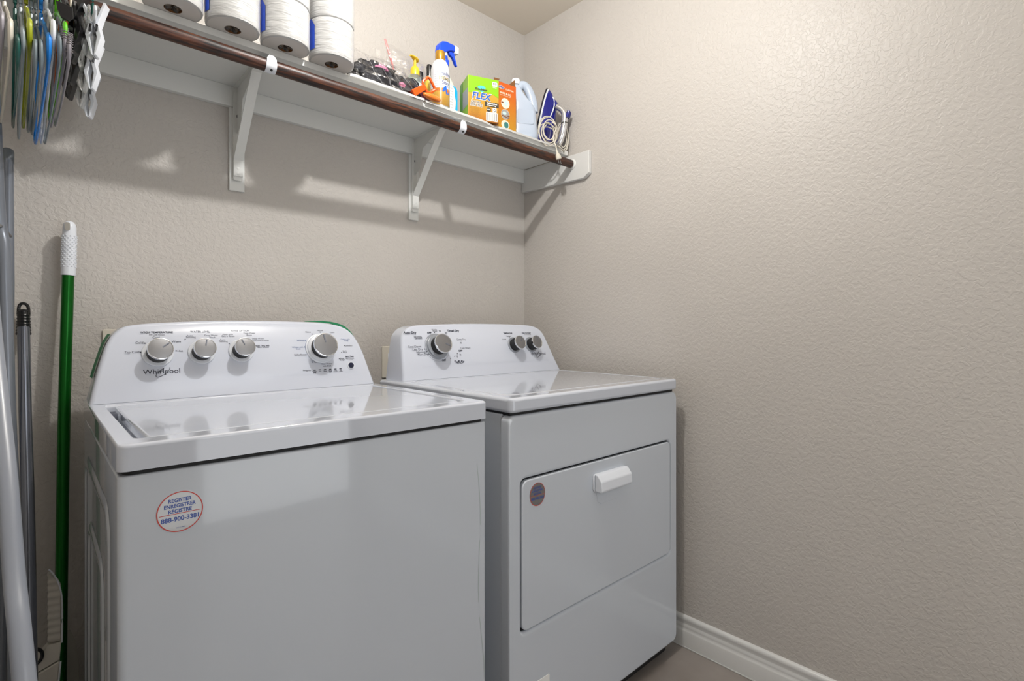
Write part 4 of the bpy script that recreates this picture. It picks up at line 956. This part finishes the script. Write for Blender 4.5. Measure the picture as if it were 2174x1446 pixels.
# ---------------------------------------------------------------- hangers
COLR = {'white': M['white'], 'cream': M['cream'], 'dgreen': mat('dark_teal_plastic', srgb(14, 82, 74), .25), 'lgray': mat('blue_grey_plastic', srgb(146, 158, 164), .3),
        'ygreen': mat('yellow_green_plastic', srgb(158, 166, 24), .25), 'gray': mat('mid_grey_plastic', srgb(120, 132, 138), .3), 'blue': mat('azure_plastic', srgb(16, 130, 224), .25),
        'lilac': mat('lilac_grey_plastic', srgb(150, 146, 154), .3), 'lime': mat('lime_plastic', srgb(98, 190, 24), .25), 'black': M['black'], 'orange': mat('orange_wire', srgb(224, 112, 50), .4),
        'wire': mat('pale_wire', srgb(150, 176, 172), .3, metal=.4)}
def hanger(name, label, col, xf, zf, xb, zb, tipr=.0078, ribs=False, hook='plastic', yf=-.510, yb=-.100, barr=.0042):
    """a clothes hanger seen end-on: shoulder tip at the front (xf, yf), far tip near the wall (xb, yb)"""
    t = thing(name, label, 'hanger', ((xf + xb) / 2, -.306, 1.74), group='plastic hangers crowded on the closet rod')
    xm = (xf + xb) / 2; zm = max(zf, zb) + .105; zm = min(zm, 1.742)
    yc = -.306
    b = BM()
    F = [(xm, yc, zm), (xm * .7 + xf * .3, yc - .05, zm - .018), (xf * .9 + xm * .1 , yf + .035, zf + .012), (xf, yf + .008, zf + .002), (xf, yf, zf - .012), (xf, yf + .006, zf - .030), (xf * .93 + xb * .07, yf + .040, zf - .046), (xm, yc, (zf + zb) / 2 - .052), (xb * .93 + xf * .07, yb - .040, zb - .040), (xb, yb - .006, zb - .026), (xb, yb, zb - .010), (xb, yb - .008, zb + .002), (xb * .9 + xm * .1, yb - .035, zb + .014), (xm * .7 + xb * .3, yc + .05, zm - .018), (xm, yc, zm)]
    W = [barr * 1.3, barr * 1.35, tipr * .85, tipr, tipr, tipr * .95, barr * 1.2, barr, barr * 1.1, tipr * .8, tipr * .8, tipr * .8, tipr * .7, barr * 1.3, barr * 1.3]
    P = smooth_path(F, 6); RW = []
    for i in range(len(P)):
        k = i / 6; a = int(k); f = k - a; RW.append(W[min(a, 14)] * (1 - f) + W[min(a + 1, 14)] * f)
    sweep(b, P, RW, 8, flat=(.62, 1.15), up=(1, 0, 0)) if False else sweep(b, P, RW, 8, flat=(1.0, .62), up=(1, 0, 0))
    part('frame', b, COLR[col], t)
    b = BM()
    hk = [(xm, yc, zm - .002), (xm, yc, 1.750), (xm, yc - .012, 1.757), (xm, yc - .0225, 1.772), (xm, yc - .0225, 1.788), (xm, yc - .012, 1.8015), (xm, yc, 1.8035), (xm, yc + .013, 1.800), (xm, yc + .0215, 1.788), (xm, yc + .0225, 1.776)]
    sweep(b, smooth_path(hk, 5), .0022 if hook == 'metal' else .0032, 8)
    part('hook', b, COLR['wire'] if hook == 'metal' else COLR[col], t)
    if ribs:
        b = BM()
        for k in range(9):
            z = zf + .006 - k * .0042; y = yf - .0015 + (.004 if k > 5 else 0) * (k - 5) * .4 + (.006 if k < 2 else 0) * (2 - k) * .5
            sweep(b, [(xf - .0052, y - .001, z), (xf, y - .0045, z), (xf + .0052, y - .001, z)], .0011, 6)
        part('grip_rib', b, mat('rib_grey', srgb(108, 104, 106), .5), t, kind='stuff')
    return t
H = [('lilac', -1.7043, 1.6248, -1.7312, 1.5808, 'whitish hanger with beige patch, leftmost on the rod at the edge of the photo'),
     ('cream', -1.694, 1.6155, -1.7208, 1.5806, 'thick cream plastic hanger, second from the left on the rod'),
     ('dgreen', -1.6848, 1.5951, -1.6995, 1.5845, 'dark teal plastic hanger between the cream and the pale grey one'),
     ('lgray', -1.6784, 1.6097, -1.6902, 1.5635, 'pale blue-grey hanger just left of the yellow-green one'),
     ('ygreen', -1.6701, 1.625, -1.6824, 1.5893, 'yellow-green plastic hanger right of the pale grey one'),
     ('gray', -1.663, 1.5929, -1.6745, 1.5807, 'grey hanger directly right of the yellow-green one'),
     ('gray', -1.6557, 1.5956, -1.6682, 1.577, 'grey hanger directly left of the blue one'),
     ('blue', -1.6453, 1.6102, -1.6626, 1.559, 'bright blue plastic hanger'),
     ('white', -1.6397, 1.6356, -1.6521, 1.5628, 'glossy white hanger directly right of the blue one'),
     ('gray', -1.631, 1.6157, -1.6464, 1.5632, 'blue-grey hanger right of the glossy white one'),
     ('lime', -1.6235, 1.640, -1.638, 1.612, 'lime green hanger tucked between grey hangers'),
     ('lilac', -1.624, 1.6267, -1.6357, 1.6024, 'lilac-grey hanger with ribbed grip, left one of the two'),
     ('lilac', -1.6183, 1.6189, -1.6282, 1.6067, 'lilac-grey hanger with ribbed grip, right one of the two, beside the black clips')]
for i, (c, xf, zf, xb, zb, lab) in enumerate(H):
    hanger('clothes_hanger', lab, c, xf, zf, xb, zb, ribs=(i >= 11), tipr=.0070 if c in ('cream', 'ygreen', 'white', 'blue') else .0060, barr=.0037 if c in ('cream', 'blue', 'ygreen') else .0031, hook='plastic' if i < 11 else 'metal')
t = thing('wire_hanger', 'thin orange coated wire hanger among the plastic hangers', 'hanger', (-1.627, -.306, 1.74))
b = BM(); x = -1.622
sweep(b, smooth_path([(x, -.306, 1.75), (x, -.36, 1.735), (x + .002, -.47, 1.668), (x + .002, -.485, 1.655), (x, -.45, 1.645), (x - .004, -.306, 1.642), (x - .008, -.14, 1.640), (x - .008, -.13, 1.650), (x - .004, -.25, 1.73), (x, -.306, 1.75)], 6), .0016, 6); part('frame', b, COLR['orange'], t)
b = BM(); sweep(b, smooth_path([(x, -.306, 1.75), (x, -.325, 1.765), (x, -.327, 1.79), (x, -.306, 1.8), (x, -.286, 1.79)], 5), .0016, 6); part('hook', b, COLR['orange'], t)

def clip(b, O, ax_out, s=1.0, wide=.016, sp=1.0):
    """a trouser clip: two levers crossing at a spring, jaws down, thumb tabs up. ax_out = opening direction"""
    O = Vector(O); a = Vector(ax_out).normalized(); w = a.cross(Vector((0, 0, 1))).normalized()
    for sg in (-1, 1):
        prof = [(.0 * sg, .0), (.012 * sg, .022), (.014 * sg, .040), (.010 * sg, .040), (.006 * sg, .022), (-.002 * sg, .006)]
        pts2 = [(sg * .013, .040), (sg * .016, .038), (sg * .006, .006), (sg * .010, -.012), (sg * .003, -.040), (sg * .0005, -.042), (sg * .0045, -.014), (sg * .001, .004)]
        prism(b, [(u * s, v * s) for u, v in pts2], lambda u, v, d: O + a * u * sp + Vector((0, 0, 1)) * v + w * d, -wide / 2 * s, wide / 2 * s)
def clip_hanger(name, label, m, x, xb, zc, metal, frames):
    t = thing(name, label, 'hanger', ((x + xb) / 2, -.306, 1.74))
    xm = (x + xb) / 2
    b = BM(); F = [Vector((xm, -.306, 1.742)), Vector((xm, -.36, 1.728)), Vector((x, -.49, zc + .03)), Vector((x, -.50, zc + .015)), Vector((x, -.47, zc + .002)), Vector((xm, -.306, zc - .004)), Vector((xb, -.13, zc)), Vector((xb, -.115, zc + .012)), Vector((xb, -.14, zc + .03)), Vector((xm, -.25, 1.728)), Vector((xm, -.306, 1.742))]
    sweep(b, smooth_path(F, 5), .0050, 8, flat=(1, .55), up=(1, 0, 0)); part('frame', b, m, t)
    b = BM(); sweep(b, smooth_path([(xm, -.306, 1.74), (xm, -.325, 1.762), (xm, -.328, 1.79), (xm, -.306, 1.802), (xm, -.285, 1.79), (xm, -.284, 1.776)], 5), .0022, 8); part('hook', b, metal, t)
    b = BM(); sweep(b, [(x + .001, -.515, zc - .012), (xb + .001, -.105, zc - .010)], .0020, 8); part('bar', b, M['black'], t)
    for (y, sx, dz) in frames:
        k = (y + .51) / .41; X = x + (xb - x) * k
        b = BM(); clip(b, (X, y, zc - .006 + dz), (.92, -.38, 0), sx); part('clip', b, m, t, bevel=.0008)
    return t
bh = clip_hanger('clip_hanger', 'black plastic trouser hanger with black clips beside the ribbed hangers', M['black'], -1.611, -1.606, 1.660, M['cream'], ((-.475, 1.5, .012), (-.42, 1.1, 0), (-.33, 1.2, -.006), (-.22, 1.2, 0)))
b = BM(); prism(b, [(-1.636, 1.676), (-1.613, 1.672), (-1.612, 1.652), (-1.618, 1.645), (-1.629, 1.648), (-1.634, 1.660)], lambda u, v, d: (u, d, v), -.507, -.511); part('clip_tab', b, M['black'], bh, bevel=.001)
cp = film_mat('clear_plastic', (.90, .91, .89), .22, .12, .22)
clip_hanger('clip_hanger', 'clear plastic trouser hanger between the black and the white clip hangers', cp, -1.590, -1.583, 1.662, COLR['wire'], ((-.47, 1.2, 0), (-.28, 1.1, -.004), (-.16, 1.1, 0)))
clip_hanger('clip_hanger', 'white plastic trouser hanger with large white clips, rightmost on the rod', M['white'], -1.581, -1.566, 1.664, COLR['dgreen'], ((-.480, 1.25, 0), (-.440, .9, .002), (-.33, 1.2, -.012), (-.135, 1.3, -.006)))

# ---------------------------------------------------------------- long-handled things on the left
galv = mat('grey_tube', srgb(122, 128, 138), 0.3, metal=.35, coat=.2)
galv2 = mat('light_grey_tube', srgb(140, 145, 155), 0.35, coat=.3)
t = thing('folding_stand', 'grey tubular folding stand with a capped leg, leaning at the left edge', 'folding stand', (-1.70, -.25, 0))
b = BM(); sweep(b, [(-1.709, -.065, 1.486), (-1.707, -.075, 1.2), (-1.712, -.12, .6), (-1.722, -.17, .012)], .0098, 16); part('rear_leg', b, galv, t)
b = BM(); lathe(b, [(.0110, -.026), (.0112, 0), (.0098, .006), (.005, .009)], (-1.7093, -.063, 1.503), (0, .03, 1), 20); part('leg_cap', b, mat('cap_grey', srgb(96, 102, 106), .4), t)
b = BM(); P = smooth_path([(-1.735, -.19, 1.72), (-1.7275, -.165, 1.548), (-1.7225, -.150, 1.38), (-1.7185, -.148, 1.315), (-1.7125, -.158, 1.262), (-1.708, -.18, 1.094), (-1.703, -.21, .897), (-1.696, -.25, .708), (-1.691, -.32, .406), (-1.688, -.38, .012)], 5)
sweep(b, P, .0118, 16); part('front_leg', b, galv, t)
b = BM(); P = [(-1.735, -.42, 1.42), (-1.718, -.5, 1.134), (-1.704, -.6, .985), (-1.693, -.68, .88), (-1.684, -.76, .764), (-1.673, -.84, .656), (-1.640, -1.02, .26), (-1.625, -1.11, .02)]
sweep(b, smooth_path(P, 5), .0112, 16, flat=(1.05, .8)); part('cross_leg', b, galv2, t)
b = BM(); sweep(b, [(-1.7185, -.165, 1.318), (-1.7015, -.060, 1.306)], .0035, 10); part('pivot_bolt', b, M['silver'], t)
b = BM(); sweep(b, [(-1.722, -.66, .72), (-1.708, -.75, .50), (-1.69, -.90, .02)], .012, 12); part('dark_leg', b, mat('dark_grey_tube', srgb(70, 74, 80), .4), t)

t = thing('mop_pole', 'grey metal mop pole with a black ribbed hanging grip, left of the green broom', 'mop', (-1.67, -.4, 0))
b = BM(); P = [(-1.683, -.040, 1.100), (-1.679, -.090, .878), (-1.674, -.16, .678), (-1.670, -.28, .386), (-1.666, -.40, .10)]
sweep(b, smooth_path(P, 4), .0116, 18); part('pole', b, mat('steel_pole', srgb(128, 132, 142), .2, metal=.75), t)
b = BM(); prof = [(.0136, 0)]
for k in range(7): prof += [(.0142 - k * .0003, .004 + k * .0070), (.0127 - k * .0003, .0075 + k * .0070)]
prof += [(.0112, .056), (.008, .060)]
lathe(b, prof, (-1.6830, -.038, 1.082), (0, .1, 1), 24); g = part('grip', b, M['black'], t)
b = BM(); sweep(b, smooth_path([(-1.692, -.033, 1.130), (-1.691, -.030, 1.148), (-1.687, -.029, 1.156), (-1.680, -.029, 1.156), (-1.675, -.030, 1.148), (-1.674, -.033, 1.130)], 5), .0034, 10); part('hanging_loop', b, M['black'], g)
b = BM(); rr_bottle(b, [(.0, .075, .05, 3), (.02, .075, .05, 3), (.05, .03, .02, 2.4), (.11, .017, .017, 2)], origin=(-1.666, -.41)); part('mop_head', b, mat('mop_grey', srgb(170, 172, 176), .6), t)

t = thing('broom', 'green metal broom pole with a white dimpled grip leaning on the wall beside the washer', 'broom', (-1.615, -.12, 0))
b = BM(); P = [(-1.6025, -.0430, 1.234), (-1.611, -.060, .865), (-1.6155, -.078, .53), (-1.619, -.098, .263), (-1.621, -.11, .14)]
sweep(b, smooth_path(P, 4), .0122, 20); part('pole', b, mat('green_anodised', srgb(4, 96, 20), .25, metal=.6), t)
b = BM(); lathe(b, [(.0140, 0), (.0145, .004), (.0140, .098), (.0134, .120), (.0118, .128), (.0070, .134), (0, .136)], (-1.6025, -.043, 1.228), (.0031, .0062, .135), 32, cap=False); g = part('grip', b, M['white'], t)
b = BM()
for j in range(16):
    for i in range(11):
        a = 2 * PI * (i + .5 * (j % 2)) / 11; h_ = .022 + j * .0050
        q = Vector((0, 0, 1)).rotation_difference(Vector((.0031, .0062, .135)).normalized())
        c0 = Vector((-1.6025, -.043, 1.228)) + q @ Vector((.0142 * math.cos(a), .0142 * math.sin(a), h_))
        bmesh.ops.create_icosphere(b, subdivisions=1, radius=.0021, matrix=Matrix.Translation(c0))
part('dimples', b, M['white'], g, kind='stuff')
b = BM(); prism(b, rrect(-.005, .005, 0, .020, .004), Frame((-1.6045, -.0520, 1.338), (1, 0, 0), (0, .05, 1)), 0, .0015); part('hanging_slot', b, mat('slot_grey', srgb(150, 146, 138), .6), g)
b = BM(); rr_bottle(b, [(.10, .024, .022, 2), (.16, .022, .020, 2)], origin=(-1.621, -.11)); rr_bottle(b, [(.06, .034, .10, 3), (.10, .034, .085, 3), (.115, .022, .02, 2)], origin=(-1.621, -.12)); part('brush_block', b, mat('broom_green', srgb(20, 110, 50), .4), t)
b = BM(); rr_bottle(b, [(.0, .040, .12, 3), (.06, .033, .098, 3)], origin=(-1.621, -.12)); part('bristles', b, mat('bristle', srgb(60, 64, 60), .8, bump=(200, .8, .004)), t, kind='stuff')

pan = mat('dustpan_white', srgb(206, 202, 192), .4)
t = thing('dustpan', 'white plastic dustpan with ribbed handle clipped to the green broom pole', 'dustpan', (-1.63, -.16, .25))
b = BM(); rings = []
for k in range(40):   # ribbed handle
    z = .545 - k * .0040; x1 = -1.6195 if k > 9 else -1.6195 - .019 * (1 - k / 9) ** 1.6; w = .0010 * math.sin(k * PI / 2.0)
    rings.append([Vector((-1.6415 - w, -.150, z)), Vector((-1.6415 - w, -.163 - w * 1.6, z)), Vector((x1 - .001, -.168 - w * 1.6, z)), Vector((x1, -.150, z))])
loft(b, rings); part('handle', b, pan, t, angle=60)
b = BM(); sweep(b, smooth_path([(-1.6405, -.166, .556), (-1.6330, -.168, .545), (-1.6240, -.170, .522), (-1.6185, -.172, .490), (-1.6175, -.172, .44), (-1.6180, -.172, .386)], 6), .0016, 8); part('rim', b, M['white'], t)
b = BM(); loft(b, [[Vector(p) for p in ((-1.643, -.148, .386), (-1.643, -.166, .386), (-1.619, -.170, .386), (-1.619, -.150, .386))], [Vector(p) for p in ((-1.658, -.140, .366), (-1.660, -.170, .362), (-1.620, -.176, .376), (-1.620, -.148, .376))], [Vector(p) for p in ((-1.662, -.135, .340), (-1.662, -.176, .336), (-1.622, -.180, .352), (-1.621, -.145, .352))]]); part('neck', b, pan, t, bevel=.002)
b = BM(); loft(b, [[Vector(p) for p in ((-1.660, -.130, .338), (-1.662, -.178, .334), (-1.6215, -.182, .350), (-1.6205, -.142, .350))], [Vector(p) for p in ((-1.700, -.10, .12), (-1.700, -.19, .12), (-1.640, -.20, .12), (-1.640, -.11, .12))]]); part('pan', b, pan, t, bevel=.003)
b = BM(); sweep(b, [(-1.6205, -.184, .350), (-1.6395, -.202, .12)], .0018, 8); part('lip', b, M['white'], t)
b = BM(); sweep(b, [(-1.664 + .013 * math.cos(a * PI / 10), -.172, .372 + .017 * math.sin(a * PI / 10)) for a in range(20)], .0035, 8, cyc=True, up=(0, 1, 0)); part('hanging_ring', b, M['black'], t)
b = BM(); P = [(-.018, 0), (.018, 0), (.018, .06), (.012, .12), (0, .155), (-.012, .16)]
prism(b, P, Frame((-1.600, -.045, .20), (1, .2, 0), (0, 0, 1)), 0, .003); part('rear_blade', b, pan, t, bevel=.001)
